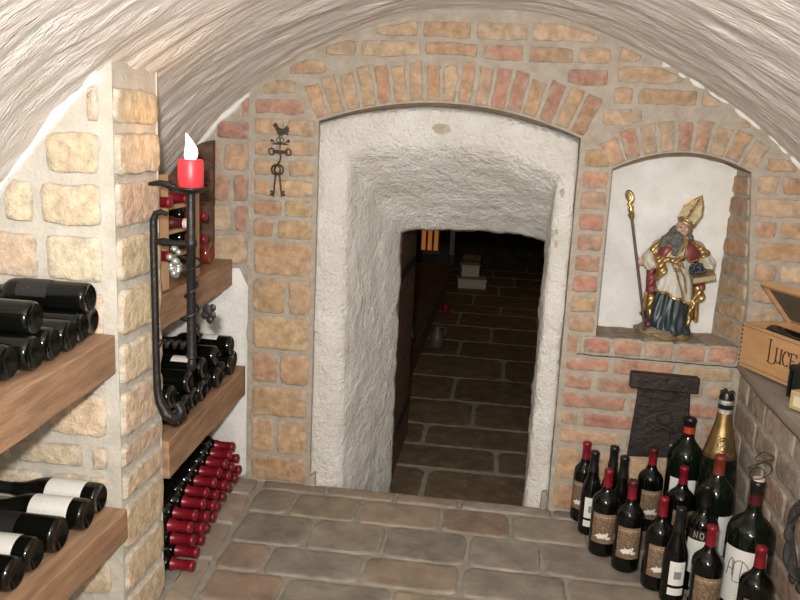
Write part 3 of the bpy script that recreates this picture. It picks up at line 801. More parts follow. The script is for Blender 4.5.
# champagne magnum
ch, P = make_bottle('champagne', .573, .130, glass='glass_green', cap='gold', caplen=.385, label=None, nr=.021, name='champagne_bottle', cap2=('cap_silver', .885))
place(ch, (.800, -.180, 0), .15, 'tallest bottle, gold-foiled champagne bottle in the corner', GR)
c = MB(); c.lathe([(0, .515), (.0235, .515), (.025, .535), (.0245, .560), (.019, .577), (.0, .579)], 20); 
for k in range(4): c.ball((.017 * cos(k * 1.57), .017 * sin(k * 1.57), .578), .008)
c.build('crown_cap', M['cap_black'], ch, smooth=True)
L = MB(); fr = -pi / 2 - .25
patch(L, P, fr - 1.5, fr + 1.7, .352, .364, off=.0016); b_ = L.build('foil_band', mat('dark gold band', (.16, .10, .04), .4, .7), ch, smooth=True)
L = MB(); 
def ring_pts(n, r0): return [(r0 * cos(2 * pi * k / n), r0 * sin(2 * pi * k / n)) for k in range(n + 1)]
strokes(L, P, fr, .400, .019, .026, [ring_pts(24, 1), ring_pts(20, .72), [(-.35, -.4), (-.35, .4), (.3, .4), (-.1, 0), (.35, -.4)]], .0016, off=.002); L.build('neck_medallion', mat('medallion brown', (.05, .03, .015), .4, .5), ch)
L = MB(); patch(L, P, fr - .1, fr + 1.2, .08, .22); L.build('front_label', M['label'], ch, smooth=True)
# brown capsule magnum
bm_, P = make_bottle('magnum', .40, .118, glass='glass_green', cap='cap_brown', caplen=.16, nr=.0175, name='magnum_bottle')
place(bm_, (.768, -.312, 0), .2, 'big bottle with brown-red capsule in front of the gold-foiled champagne bottle', GR)
L = MB(); patch(L, P, -pi / 2 - .2, -pi / 2 + 1.1, .07, .21); L.build('front_label', M['label'], bm_, smooth=True)
# black band "NO" bottle
nb, P = make_bottle('bordeaux', .355, .094, cap='cap_black', caplen=.2, nr=.016)
place(nb, (.698, -.457, 0), .0, 'black bottle with a NO-lettered black band above its white label', GR)
fr = -pi / 2 - .05
L = MB(); patch(L, P, fr - 1.1, fr + 1.1, .185, .216); lb = L.build('name_band', M['label_black'], nb, smooth=True)
T = MB(); strokes(T, P, fr - .38, .2, .0095, .010, [[(-1.6, -1), (-1.6, 1), (-.5, -1), (-.5, 1)], [(1 + .6 * cos(a), sin(a)) for a in [2 * pi * k / 20 for k in range(21)]]], .0011); T.build('band_lettering', M['label_cream'], lb)
L = MB(); patch(L, P, fr - 1.15, fr + 1.15, .07, .182); lb = L.build('front_label', M['label'], nb, smooth=True)
T = MB(); strokes(T, P, fr - .2, .15, .02, .004, [[(-1, 0), (.6, 0)], [(-.8, -2.5), (.3, -2.5)]], .0006); T.build('label_print', M['grey_print'], lb)
# ALT magnum
al, P = make_bottle('bordeaux', .432, .138, glass='glass_green', cap='cap_dark', caplen=.17, nr=.019, name='magnum_bottle', cap2=('cap_black', .90))
place(al, (.805, -.576, 0), .0, 'biggest dark green bottle at the right with ALT on its white label', GR)
fr = -pi / 2 - .45
L = MB(); patch(L, P, fr - .95, fr + .95, .055, .232, na=20); lb = L.build('front_label', M['label'], al, smooth=True)
T = MB()
A_ = [(-1.25, -.62), (-1.18, -.1), (-1.1, .35), (-.95, .72), (-.80, .9), (-.62, .80), (-.55, .4), (-.55, -.2), (-.55, -.55)]
bar = [(-1.18, -.05), (-.9, .0), (-.55, -.02)]
Ls = [(-.42, .8), (-.42, .2), (-.42, -.95), (.1, -.98), (.5, -.90)]
Tt = [(-.35, .55), (-.1, .80), (.3, .92), (.7, .80), (1.1, .5), (1.25, .25)]
Td = [(.48, .88), (.42, .2), (.38, -.4), (.40, -.88)]
strokes(T, P, fr - .22, .165, .026, .038, [A_, bar, Ls, Tt, Td], .0012); T.build('monogram', M['ink'], lb)
T = MB(); strokes(T, P, fr, .095, .02, .004, [[(-1, 0), (1, 0)], [(-.7, -2), (.7, -2)], [(-.5, -4.5), (.5, -4.5)]], .0006); T.build('label_print', M['grey_print'], lb)
c = MB(); c.lathe([(0, .4325), (.0165, .4325), (.017, .438), (0, .440)], 18); c.build('seal', M['cap_white'], al, smooth=True)
# tangle of wire on it
w = MB(); pts = []
for i in range(70):
    t = i / 69; a = t * 19
    r = .013 + .022 * abs(sin(t * 7.3)); pts.append((r * cos(a) + .008 * sin(t * 9) , r * sin(a) * .8, .4425 + .075 * t + .016 * sin(t * 23)))
w.tube([(p[0], p[1], p[2] - .4425 + .0028) for p in pts], .0016, 6)
wr = w.build('wire_tangle', M['iron_brown'], None, smooth=True); wr.location = (.803, -.576, .4402)
tag(wr, 'loose tangle of thin brown wire on top of the biggest green bottle', 'wire')

# ---- lying bottles
def lie(root, x, y, z, base_out=True, roll=0, yaw=0, tilt=0):
    A = Matrix.Rotation(yaw, 3, 'Z') @ Matrix.Rotation((-1 if base_out else 1) * pi / 2 + tilt, 3, 'Y') @ Matrix.Rotation(roll, 3, 'Z')
    root.rotation_euler = A.to_euler(); root.location = (x, y, z); return root
ORD = ['first', 'second', 'third', 'fourth', 'fifth', 'sixth', 'seventh', 'eighth', 'ninth', 'tenth', 'eleventh', 'twelfth']
# floor stack of red capsules
red, _ = make_bottle('bordeaux', .30, .0705, cap='cap_red', caplen=.24, detail=20, nr=.0158)
mb = MB(); mb.add([V3((x, y, z)) for y, zt in ((.018, .026), (-.80, .0015)) for x, z in ((-1.45, -.01), (-1.005 + .085 * (-y) / .75, -.01), (-1.005 + .085 * (-y) / .75, zt), (-1.45, zt))],
    [(0, 1, 2, 3), (4, 5, 6, 7), (0, 1, 5, 4), (1, 2, 6, 5), (2, 3, 7, 6), (3, 0, 4, 7)]); struct(mb.build('floor_bay', M['grout']))
G2 = 'red-capsule bottles stacked on the floor under the lower shelf'
first = True
xt = lambda y: -.958 - .085 * y / .75
for row, (name, n, y0, z) in enumerate((('bottom', 10, -.065, .0395), ('middle', 10, -.10, .102), ('top', 9, -.135, .1645))):
    for k in range(n):
        y = y0 - .0755 * k; zz = z + .004 + .024 * (1 + y / .80)
        if y < -.762: continue
        o = red if first else copy_tree(red); first = False
        tip = xt(y) + rnd.uniform(-.006, .008) + (-.006 if row == 2 else 0)
        lie(o, tip - .30, y, zz, base_out=False, roll=rnd.uniform(0, 6))
        tag(o, 'red-capsule bottle in the %s row of the floor stack, %s from the back wall' % (name, ORD[k]), 'bottle', G2)
# lower far shelf
G3 = 'black bottles lying on the lower shelf behind the candle'
protos = {}
for key, (kd, lb) in {'white': ('bordeaux', 'white_small'), 'cream': ('burgundy', 'cream'), 'none': ('bordeaux', None)}.items():
    protos[key] = [make_bottle(kd, .30, .074, cap='cap_black', caplen=.2, label=lb, front=0)[0], False]
def inst(key):
    p = protos[key]
    if p[1]: return copy_tree(p[0])
    p[1] = True; return p[0]
lay = [('bottom', ['white', 'white', 'none', 'white', 'white', 'none', 'cream', 'none', 'none'], -.05, LZ1 + .041, .0775),
       ('upper', ['white', 'none', 'white', 'none', 'cream'], -.0888, LZ1 + .041 + .066, .155)]
for name, seq, y0, z, st in lay:
    for k, key in enumerate(seq):
        y = y0 - st * k
        if y < -.755: continue
        o = inst(key); x = -.975 - .03 * y / -.75 * -1 + rnd.uniform(-.012, .010) - (.008 if name == 'upper' else 0)
        lie(o, x, y, z, True, roll=rnd.uniform(-.7, .3))
        kind = {'white': 'white-labelled', 'cream': 'cream-labelled', 'none': 'unlabelled', 'wide': 'white-labelled'}[key]
        tag(o, '%s bottle, %s layer of the shelf below the black pole, %s from back wall' % (kind, name, ORD[k]), 'bottle', G3)
# near upper shelf (roll so that labels look up)
G4 = 'black bottles stacked on the upper shelf at the left edge'
pn = make_bottle('bordeaux', .30, .0745, cap='cap_black', caplen=.2, front=0)[0]
pd = make_bottle('bordeaux', .30, .0745, cap='cap_black', caplen=.2, label='dark', front=0)[0]
used = {'n': False, 'd': False}
def near(kind):
    p = pn if kind == 'n' else pd
    if used[kind]: return copy_tree(p)
    used[kind] = True; return p
for k in range(9):
    y = -1.108 - .0757 * k; o = near('n')
    lie(o, -.966 + rnd.uniform(-.014, .012) + .02 * k / 8, y, NUZ + .0425, True)
    tag(o, 'black bottle in the bottom layer of the upper left shelf, %s from the pier' % ORD[k], 'bottle', G4)
for k, (i, kd, dx) in enumerate(((0, 'd', .0), (3, 'n', .0), (5, 'n', -.02), (7, 'n', 0))):
    y = -1.108 - .0757 * (i + .5); o = near(kd)
    lie(o, -.964 + dx, y, NUZ + .0425 + .0645, True, roll=-.6 if kd == 'd' else 0)
    tag(o, 'dark-labelled black bottle on top of the upper left stack, beside the pier' if kd == 'd' else 'black bottle lying on top of the upper left shelf stack, %s from the brick pier' % ORD[k], 'bottle', G4)
# near lower shelf
G5 = 'bottles lying on the lower shelf at the left edge'
bg = make_bottle('burgundy', .30, .078, cap='cap_black', caplen=.2, label='white', front=0)[0]
lie(bg, -.968, -1.115, NLZ + .0435, True, roll=-.75, yaw=-.03); tag(bg, 'black bottle with white label beside the brick pier on the lower left shelf', 'bottle', G5)
b2 = copy_tree(bg); lie(b2, -.955, -1.203, NLZ + .0435, True, roll=-.85, yaw=.03); tag(b2, 'black bottle with white label second from the brick pier on the lower left shelf', 'bottle', G5)
b3 = make_bottle('bordeaux', .31, .084, cap='cap_black', caplen=.2, label='dark', front=0)[0]
lie(b3, -.962, -1.315, NLZ + .0465, True, roll=-.6); tag(b3, 'stout black bottle with dark label third from the pier on the lower left shelf', 'bottle', G5)
b4 = make_bottle('bordeaux', .30, .078, cap='cap_black', caplen=.2, label='white', front=0)[0]
lie(b4, -.970, -1.402, NLZ + .0435, True, roll=-.7); tag(b4, 'black bottle with part-hidden white label fourth from pier on the lower left shelf', 'bottle', G5)
for k in range(4):
    b5 = copy_tree(pn); lie(b5, -.966 - .01 * (k % 2), -1.482 - .0765 * k, NLZ + .0425, True); tag(b5, 'plain black bottle %s from the brick pier on the lower left shelf' % ORD[k + 4], 'bottle', G5)

# ------------------------------------------------------------------ small rack on the upper far shelf
rk = thing('bottle_rack', 'small pine bottle rack with dark end board on the upper shelf behind the candle', 'rack', (-1.0, -.4, UZ + .004))
def rb(name, m, *boxes):
    b = MB()
    for lo, hi in boxes: b.box(lo, hi)
    return b.build(name, M[m], rk, bevel=.003)
R0 = [1.008 - UZ - .034 - .012, 1.085 - UZ - .034 - .012, 1.162 - UZ - .034 - .012]
for y, w_ in ((-.30, .070), (-.012, .026)): rb('post', 'rack', ((-.018, y, 0), (.014, y + w_, .345)))
for y in (-.275, -.012): rb('rear_post', 'rack', ((-.20, y, 0), (-.17, y + .026, .25)))
for i, z in enumerate(R0):
    e = .098 if i < 2 else .014
    rb('shelf_slat', 'rack', ((-.04, -.385, z), (-.018, e, z + .012)), ((-.20, -.385, z), (-.176, e, z + .012)), ((-.178, -.276, z), (-.03, -.256, z + .012)))
eb = MB(); eb.prism([(-1.40, .89), (-1.086, .89), (-1.084, 1.33), (-1.12, 1.322), (-1.20, 1.285), (-1.29, 1.14), (-1.36, 1.01)], .0, .024)
db = thing('dark_board', 'dark rough board standing against the end wall behind the candle', 'board', (0, 0, 0)); eb.build('board', M['bark'], db)
G6 = 'bottles in the small rack behind the candle'
rp = make_bottle('bordeaux', .24, .066, cap='cap_red', caplen=.28, detail=20)[0]
rd = make_bottle('bordeaux', .24, .066, cap='cap_dark', caplen=.28, detail=20, cap2=('cap_white', .93))[0]
ro = make_bottle('bordeaux', .24, .080, glass='glass_rose', cap='cap_red', caplen=.26, detail=20)[0]
spots = [(rp, -.742, 2, .055, 'red-capsule bottle on the top tier of the rack, nearest the brick pier'), (None, -.575, 2, .035, 'red-capsule bottle on the top tier of the rack, between its posts'),
         (rd, -.575, 1, .04, 'bottle with pale-tipped dark red capsule on the rack middle tier'), (None, -.742, 0, .05, 'red-capsule bottle on the lowest rack tier, nearest the brick pier'),
         (None, -.342, 1, .005, 'red-capsule bottle on the rack middle tier, behind the black pole'), (None, -.342, 0, .005, 'red-capsule bottle on the lowest rack tier, behind the black pole')]
for src, y, tier, dx, lab in spots:
    o = src if src else copy_tree(rp)
    lie(o, -.985 + dx - .24, y, UZ + R0[tier] + .012 + .034, False); tag(o, lab, 'bottle', G6)
lie(ro, -1.045, -.125, UZ + .041, True); tag(ro, 'reddish bottle lying base outward on the beam right of the small rack', 'bottle', G6)

# ------------------------------------------------------------------ wrought-iron candle holder
cy = -.885
ch_ = thing('candle_holder', 'tall black wrought-iron candle holder fixed to the end of the brick pier', 'candle holder', (-.93, cy, .6))
def cp(name, m='iron', smooth=True, bevel=0):
    def fin(b, par=ch_): return b.build(name, M[m], par, smooth=smooth, bevel=bevel)
    return fin
X = lambda x, z, y=0: V3((x + .93, y, z - .6))
b = MB(); b.tube([X(-.880, 1.145), X(-.898, 1.150), X(-.912, 1.145), X(-.919, 1.128), X(-.920, 1.05), X(-.918, .9), X(-.917, .75), X(-.915, .66), X(-.908, .62), X(-.89, .585), X(-.868, .575), X(-.850, .585), X(-.846, .603), X(-.856, .617), X(-.872, .615)], [.006, .008, .009, .010, .010, .010, .010, .011, .013, .016, .017, .016, .014, .011, .007], 10)
cp('wall_bar')(b)
b = MB(); pole = [(0, .718 - .6), (.008, .721 - .6), (.0135, .73 - .6), (.012, .744 - .6), (.010, .752 - .6), (.0145, .757 - .6), (.0125, .775 - .6), (.012, 1.06 - .6), (.0155, 1.065 - .6), (.0155, 1.078 - .6), (.012, 1.083 - .6), (.0115, 1.205 - .6), (.0, 1.205 - .6)]
b.lathe(pole, 14, M=Matrix.Translation(V3((.115, 0, 0)))); cp('pole')(b)
b = MB(); b.tube([X(-.92, 1.070), X(-.90, 1.070), X(-.893, 1.070), X(-.86, 1.068), X(-.826, 1.07)], [.007, .009, .012, .008, .009], 10); cp('upper_arm')(b)
b = MB(); b.tube([X(-.92 + .1 * i / 40, .790 + .008 * cos(i * .7), .009 * sin(i * .7)) for i in range(41)], .0055, 8); cp('twisted_arm')(b)
b = MB(); sp = []
for i in range(110):
    t = i / 109; a = t * 2 * pi * 3.2; r = .0165 + .012 * max(0, sin(t * 9.0)) 
    sp.append(X(-.815 + r * cos(a), .83 + .20 * t, r * sin(a)))
sp = [X(-.80, .80, .01), X(-.79, .815, 0)] + sp + [X(-.83, 1.035, -.02), X(-.85, 1.045, -.022), X(-.868, 1.05, -.015)]
b.tube(sp, .0032, 6); vine = cp('vine')(b)
b = MB()
for dx, dz, s in ((0, 0, .016), (.012, -.012, .012), (-.008, -.014, .011), (.006, -.026, .010), (.014, .008, .010)): b.ball((.165 + dx, -.012, .895 - .6 + dz), (s, .004, s * 1.1))
cp('leaf')(b, vine)
for i in range(14):
    pass
b = MB(); gr = random.Random(3)
for i in range(16):
    a = gr.uniform(0, 6.28); zz = gr.uniform(0, .07); r = .020 * (1 - zz / .10)
    b.ball((.075 + r * cos(a), -.012 + .6 * r * sin(a), 1.055 - .6 - zz + .0), gr.uniform(.0085, .0115))
b.build('grape_cluster', mat('bright pewter', (.42, .43, .40), .3, .7), vine, smooth=True)
b = MB(); b.lathe([(0, 1.203 - .6), (.016, 1.203 - .6), (.034, 1.209 - .6), (.042, 1.215 - .6), (.042, 1.219 - .6), (.0, 1.214 - .6)], 20, M=Matrix.Translation(V3((.115, 0, 0)))); cp('drip_pan')(b)
b = MB(); b.tube([X(-.845, 1.212), X(-.875, 1.222), X(-.90, 1.226), X(-.93, 1.222)], [.004, .010, .008, .005], 8); cp('pan_leaf')(b)
cd = thing('candle', 'short red electric candle with a lit flame on the iron holder', 'candle', (-.815, cy, 1.2195))
b = MB(); b.lathe([(0, 0), (.030, 0), (.0325, .004), (.0335, .03), (.0335, .066), (.031, .0725), (.024, .070), (0, .068)], 28); b.build('wax_body', M['wax'], cd, smooth=True)
b = MB(); b.lathe([(0, .066), (.011, .067), (.0165, .078), (.0175, .088), (.015, .102), (.0105, .115), (.006, .127), (.002, .136), (0, .138)], 18)
for i, v in enumerate(b.v):
    z = v[2]; t = max(0, (z - .09) / .048); b.v[i] = (v[0] - .010 * t * t + .002 * sin(z * 80), v[1], z)
b.build('flame_bulb', M['flame'], cd, smooth=True, sharp=0)

# ------------------------------------------------------------------ key hook on the wall
kh = thing('key_hook', 'brown iron key hook with a bird on top, left of the white doorway', 'hook', (-.825, -.012, 1.30))
b = MB(); bird = [(-.030, .095), (-.024, .098), (-.021, .103), (-.015, .1035), (-.011, .098), (-.008, .090), (.0, .085), (.010, .083), (.018, .088), (.024, .096), (.026, .092), (.025, .086), (.034, .090), (.030, .080), (.036, .078), (.028, .072), (.030, .062), (.024, .060), (.020, .066), (.012, .062), (.004, .058), (-.006, .060), (-.012, .068), (-.016, .078), (-.022, .088)]
b.prism(bird, -.002, .004); b.build('bird', M['iron_brown'], kh, bevel=.0012)
b = MB()
for s in (-1, 1):
    b.tube([(s * .004, 0, .058), (s * .004, 0, .050)], .0022, 6)
    b.tube([(s * (.002 + .012 * sin(t)), 0, .042 + .010 * cos(t)) for t in [i * .32 for i in range(14)]], .0016, 6)
    b.tube([(s * .002, 0, .028), (s * .014, 0, .030), (s * .024, 0, .036), (s * .031, 0, .043), (s * .030, 0, .038)], .0018, 6)
    b.ball((s * .031, 0, .040), .0055)
b.tube([(-.03, 0, .028), (.03, 0, .028)], .002, 6); b.tube([(0, 0, .05), (0, 0, .01)], .0025, 6)
b.build('scrollwork', M['iron_brown'], kh, smooth=True)
b = MB(); oval = lambda cx, rx, rz, n=18: [(cx + rx * cos(2 * pi * k / n), rz * sin(2 * pi * k / n)) for k in range(n)]
b.prism([(-.028, -.0065), (.028, -.0065), (.028, .0065), (-.028, .0065)], -.003, .004)
for s in (-1, 1): b.tube([(x, 0, z) for x, z in oval(s * .031, .0115, .0115)], .0030, 6, closed=True)
b.build('cross_bar', M['iron_brown'], kh, bevel=.001)
b = MB(); b.tube([(.002, 0, -.006), (.003, 0, -.022), (.001, -.004, -.034), (-.004, -.008, -.043), (-.006, -.014, -.050), (-.004, -.018, -.047)], .0036, 8); b.build('hook', M['iron_brown'], kh, smooth=True)
G7 = 'old iron keys on the wall hook'
for s, lab in ((-1, 'old iron key hanging left on the bird key hook'), (1, 'old iron key hanging right on the bird key hook')):
    k = thing('old_key', lab, 'key', (-.829 + s * .003, -.027 + s * .005, 1.247), G7, (0, radians(-7 if s > 0 else 5), 0))
    b = MB(); b.tube([(.0165 * cos(a), 0, -.011 + .0165 * sin(a)) for a in [2 * pi * i / 22 for i in range(22)]], .0036, 7, closed=True); b.build('bow', M['iron_brown'], k, smooth=True)
    b = MB(); b.tube([(0, 0, -.026), (0, 0, -.034), (0, 0, -.110)], [.0050, .0032, .0032], 8); b.build('shank', M['iron_brown'], k, smooth=True)
    b = MB()
    b.prism([(0, -.090), (s * .013, -.088), (s * .013, -.095), (s * .008, -.096), (s * .008, -.099), (s * .014, -.100), (s * .014, -.107), (0, -.108)], -.002, .002); b.build('bit', M['iron_brown'], k)

# ------------------------------------------------------------------ iron flue door
fd = thing('flue_door', 'old dark cast-iron door plate on the brick wall below the niche', 'iron door', (.62, -.006, .25))
b = MB(); b.prism([(-.098, .0), (.122, .012), (.100, .285), (-.083, .282)], .004, -.011); b.build('door_plate', M['iron_rust'], fd, bevel=.006)
b = MB(); b.box((-.122, -.040, .272), (.118, .004, .33), M=Matrix.Rotation(radians(.8), 4, 'Y')); b.build('lintel', M['iron_rust'], fd, bevel=.005)
b = MB(); b.tube([(.065 * cos(a), -.012, .245 + .018 * sin(a)) for a in [2 * pi * i / 30 for i in range(30)]], .005, 6, closed=True); b.build('relief', M['iron_rust'], fd, smooth=True)
b = MB(); b.tube([(.02 + .024 * cos(a), -.016, .165 + .022 * sin(a)) for a in [2 * pi * i / 24 for i in range(24)]], .0045, 7, closed=True); b.ball((.02, -.014, .188), .008); b.build('ring_pull', M['iron_rust'], fd, smooth=True)
b = MB(); b.tube([(-.01, -.013, .135), (.02, -.016, .128), (.05, -.016, .118), (.062, -.015, .105)], [.006, .007, .007, .004], 8); b.tube([(.045, -.015, .12), (.047, -.015, .075)], .004, 7); b.build('latch', M['iron_rust'], fd, smooth=True)
b = MB(); b.ball((.058, -.012, .055), (.014, .006, .015)); b.ball((.058, -.015, .055), (.006, .006, .006)); b.build('keyhole_cover', mat('worn steel', (.10, .095, .09), .4, .6), fd, smooth=True)

# ------------------------------------------------------------------ pine box with lid
ang = atan2(-.93, .36)
BX = thing('wine_box', 'open pine wine box lettered LUCE on the right ledge', 'box', (.846, -.092, LZ + .010), None, (0, 0, ang))
BL, BW, BH = .36, .19, .152                                          # local x along the lettered side, local y into the corner
def bp(name, boxes, m='box', par=BX):
    b = MB()
    for lo, hi in boxes: b.box(lo, hi)
    return b.build(name, M[m], par, bevel=.0015)
fp = bp('front_panel', [((0, 0, 0), (BL, .011, BH))]); bp('back_panel', [((0, BW - .011, 0), (BL, BW, BH))])
bp('end_panel', [((.0, .011, 0), (.011, BW - .011, BH))]); bp('end_panel', [((BL - .011, .011, 0), (BL, BW - .011, BH))]); bp('bottom', [((.011, .011, 0.001), (BL - .011, BW - .011, .009))])
b = MB()
for k in range(10): b.box((.001, -.0006, .003 + k * .015), (.008, .0, .009 + k * .015))
b.box((.016, -.0006, .141), (.34, .0, .1425)); b.box((.016, -.0006, .012), (.34, .0, .0135)); b.build('joint_marks', M['ink'], fp)
b = MB()
def letter(lines, ox, oz, s, w=.0028):
    for ln in lines:
        n = len(ln)
        for (p, q) in zip(ln[:-1], ln[1:]):
            wd = w if abs(p[0] - q[0]) < abs(p[1] - q[1]) else w * .5
            a = V3((ox + p[0] * s, -.0012, oz + p[1] * s)); c = V3((ox + q[0] * s, -.0012, oz + q[1] * s))
            d = (c - a); 
            if d.length < 1e-6: continue
            t = d.normalized(); nrm = V3((-t.z, 0, t.x)) * wd; e = t * wd * .4
            b.add([a - nrm - e, a + nrm - e, c + nrm + e, c - nrm + e] + [p_ + V3((0, .001, 0)) for p_ in (a - nrm - e, a + nrm - e, c + nrm + e, c - nrm + e)], [(0, 1, 2, 3), (0, 4, 5, 1), (1, 5, 6, 2), (2, 6, 7, 3), (3, 7, 4, 0)])
arc = lambda cx, cz, rx, rz, a0, a1, n=12: [(cx + rx * cos(radians(a0 + (a1 - a0) * k / n)), cz + rz * sin(radians(a0 + (a1 - a0) * k / n))) for k in range(n + 1)]
letter([[(-.08, 1.25), (.22, 1.25)], [(.07, 1.25), (.07, -.12)], [(-.06, -.10), (.1, -.16), (.35, -.20), (.62, -.10), (.66, .06)]], .144, .060, .054)
letter([[(-.05, .95), (.16, .95)], [(.06, .95), (.06, .3)], arc(.28, .28, .22, .28, 180, 360), [(.50, .28), (.50, .95)], [(.40, .95), (.60, .95)], [(.50, .3), (.50, .0), (.60, .0)]], .178, .060, .050)
letter([arc(.33, .48, .30, .48, 50, 310, 18), [(.53, .93), (.53, .72)]], .211, .060, .050)
letter([[(.0, .95), (.55, .95), (.55, .78)], [(.08, .95), (.08, 0)], [(.0, 0), (.55, .0), (.55, .18)], [(.08, .5), (.4, .5)]], .244, .060, .050)
b.build('lettering', M['ink'], fp)
lid = MB(); la = radians(122)
LM = Matrix.Translation(V3((0, BW - .004, BH + .001))) @ Matrix.Rotation(-radians(47), 4, 'X') 
for lo, hi in (((0, -BW, 0), (BL, 0, .009)),): lid.box(lo, hi, M=LM)
lo_ = lid.build('lid', M['box'], BX, bevel=.0015)
b = MB(); b.box((.012, -BW + .014, -.0012), (BL - .012, -.012, -.0002), M=LM); b.build('lid_inside', M['box_dark'], lo_)
b = MB(); b.box((.0, -BW, -.014), (BL, -BW + .012, 0), M=LM); b.box((.0, -BW, -.014), (.012, 0, 0), M=LM); b.build('lid_rim', M['box'], lo_, bevel=.001)
# bottles in the box
Bm = Matrix.Translation(V3(BX.location)) @ Matrix.Rotation(ang, 4, 'Z')
bb = make_bottle('bordeaux', .30, .0745, cap='cap_white', caplen=.2)[0]
p = Bm @ V3((.33, .055, .049)); lie(bb, p.x, p.y, p.z, True); bb.rotation_euler = (Matrix.Rotation(ang, 3, 'Z') @ Matrix.Rotation(-pi / 2, 3, 'Y')).to_euler(); tag(bb, 'dark bottle with pale capsule lying inside the pine box, near its lettered side', 'bottle', 'bottles in the pine box')
b2_ = copy_tree(bb); p = Bm @ V3((.33, .131, .049)); b2_.location = p; tag(b2_, 'dark bottle with pale capsule lying inside the pine box, near its open lid', 'bottle', 'bottles in the pine box')
b3_ = copy_tree(pn); p = Bm @ V3((.032, .093, .1145)); b3_.location = p; b3_.rotation_euler = (Matrix.Rotation(ang, 3, 'Z') @ Matrix.Rotation(pi / 2, 3, 'Y')).to_euler(); tag(b3_, 'black bottle lying topmost inside the pine box', 'bottle', 'bottles in the pine box')
# lantern and pale block on the ledge
ln = thing('small_lantern', 'small black framed lantern on the ledge in front of the lettered box', 'lantern', (.934, -.428, LZ + .006), None, (0, 0, radians(25)))
b = MB(); b.box((-.024, -.024, 0), (.024, .024, .008)); b.build('base', M['iron'], ln, bevel=.002)
for sx in (-1, 1):
    for sy in (-1, 1):
        b = MB(); b.box((sx * .021 - .003, sy * .021 - .003, .008), (sx * .021 + .003, sy * .021 + .003, .085)); b.build('post', M['iron'], ln)
b = MB(); b.box((-.018, -.018, .008), (.018, .018, .084)); b.build('glass_pane', M['glass_green'], ln)
b = MB(); b.prism([(-.027, .085), (.027, .085), (.018, .1), (-.018, .1)], -.027, .027); b.build('roof', M['iron'], ln, bevel=.002)
b = MB(); b.tube([(.016 * cos(a), 0, .1 + .018 * sin(a)) for a in [pi * i / 12 for i in range(13)]], .002, 6); b.build('handle', M['iron'], ln, smooth=True)
pbk = thing('pale_block', 'pale wooden block at the right edge of the ledge, before the lantern', 'block', (.925, -.565, LZ + .006), None, (0, 0, radians(-60)))
b = MB(); b.box((-.05, -.035, 0), (.05, .035, .055)); b.build('block', mat('pale block wood', (.48, .36, .19), .6, var=.2, vscale=12, stretch=(1, 5, 5)), pbk, bevel=.003)
b = MB(); b.box((-.035, -.0365, .012), (.035, -.035, .042)); b.build('paper_tag', M['label_cream'], pbk)
cn = thing('cream_jar', 'small cream jar standing on the pale wooden block at the right edge', 'jar', (.932, -.572, LZ + .062))
b = MB(); b.lathe([(0, 0), (.02, 0), (.024, .006), (.024, .04), (.018, .048), (0, .048)], 20); b.build('jar_body', mat('cream glaze', (.55, .56, .45), .3), cn, smooth=True)
b = MB(); b.lathe([(0, .049), (.02, .049), (.02, .056), (.005, .06), (0, .066)], 20); b.build('lid', M['cap_black'], cn, smooth=True)

# dark wreath on the right wall
w = MB(); wr_ = random.Random(11)
wt = thing('vine_wreath', 'dark twisted vine wreath hanging low on the right wall at the picture edge', 'wreath', (.862, -.80, .36))
for k in range(4):
    ph = wr_.uniform(0, 6)
    b = MB(); b.tube([(.008 * sin(a * 5 + ph), (.095 + .014 * sin(a * 4 + ph)) * cos(a), (.095 + .014 * cos(a * 3 + ph)) * sin(a)) for a in [2 * pi * i / 60 for i in range(60)]], [.010 + .004 * sin(i * .7 + ph) for i in range(60)], 7, closed=True)
    b.build('twig', M['twig'] if 'twig' in M else M.setdefault('twig', mat('dark vine bark', (.05, .045, .04), .7, color2=(.02, .018, .017), vscale=30, bump=.7, bscale=40)), wt, smooth=True)
for k in range(7):
    a = 2.2 + k * .45
    b = MB(); ca, sa = .125 * cos(a), .125 * sin(a)
    b.ball((-.004, ca, sa), (.008, .020, .013)); b.build('dry_leaf', M['twig'], wt, smooth=True)

# ------------------------------------------------------------------ carved bishop statue
def blob(name, mats, balls, parent, voxel=.0042, smooth_it=4, disp=None, segs=(), extra=None):
    """one continuous surface grown around overlapping balls and tapered segments"""
    b = MB()
    for c, r in balls: b.ball(c, r, sub=2)
    for p0, r0, p1, r1 in segs:
        p0 = V3(p0); p1 = V3(p1); n = max(3, int((p1 - p0).length / (min(r0, r1) * .45)))
        for i in range(n + 1):
            t = i / n; b.ball(p0.lerp(p1, t), r0 + (r1 - r0) * t, sub=1 if min(r0, r1) < .008 else 2)
    if extra: extra(b)
    o = b.build(name, mats, None, smooth=True)
    m = o.modifiers.new('r', 'REMESH'); m.mode = 'VOXEL'; m.voxel_size = voxel; m.use_smooth_shade = True
    s = o.modifiers.new('s', 'SMOOTH'); s.iterations = smooth_it; s.factor = .5
    dg = bpy.context.evaluated_depsgraph_get(); me = bpy.data.meshes.new_from_object(o.evaluated_get(dg))
    o.modifiers.clear(); old = o.data; o.data = me; bpy.data.meshes.remove(old); me.name = name
    if disp:
        for v in me.vertices: v.co += disp(v.co)
    for p in me.polygons: p.use_smooth = True
    if parent is not None: o.parent = parent
    return o
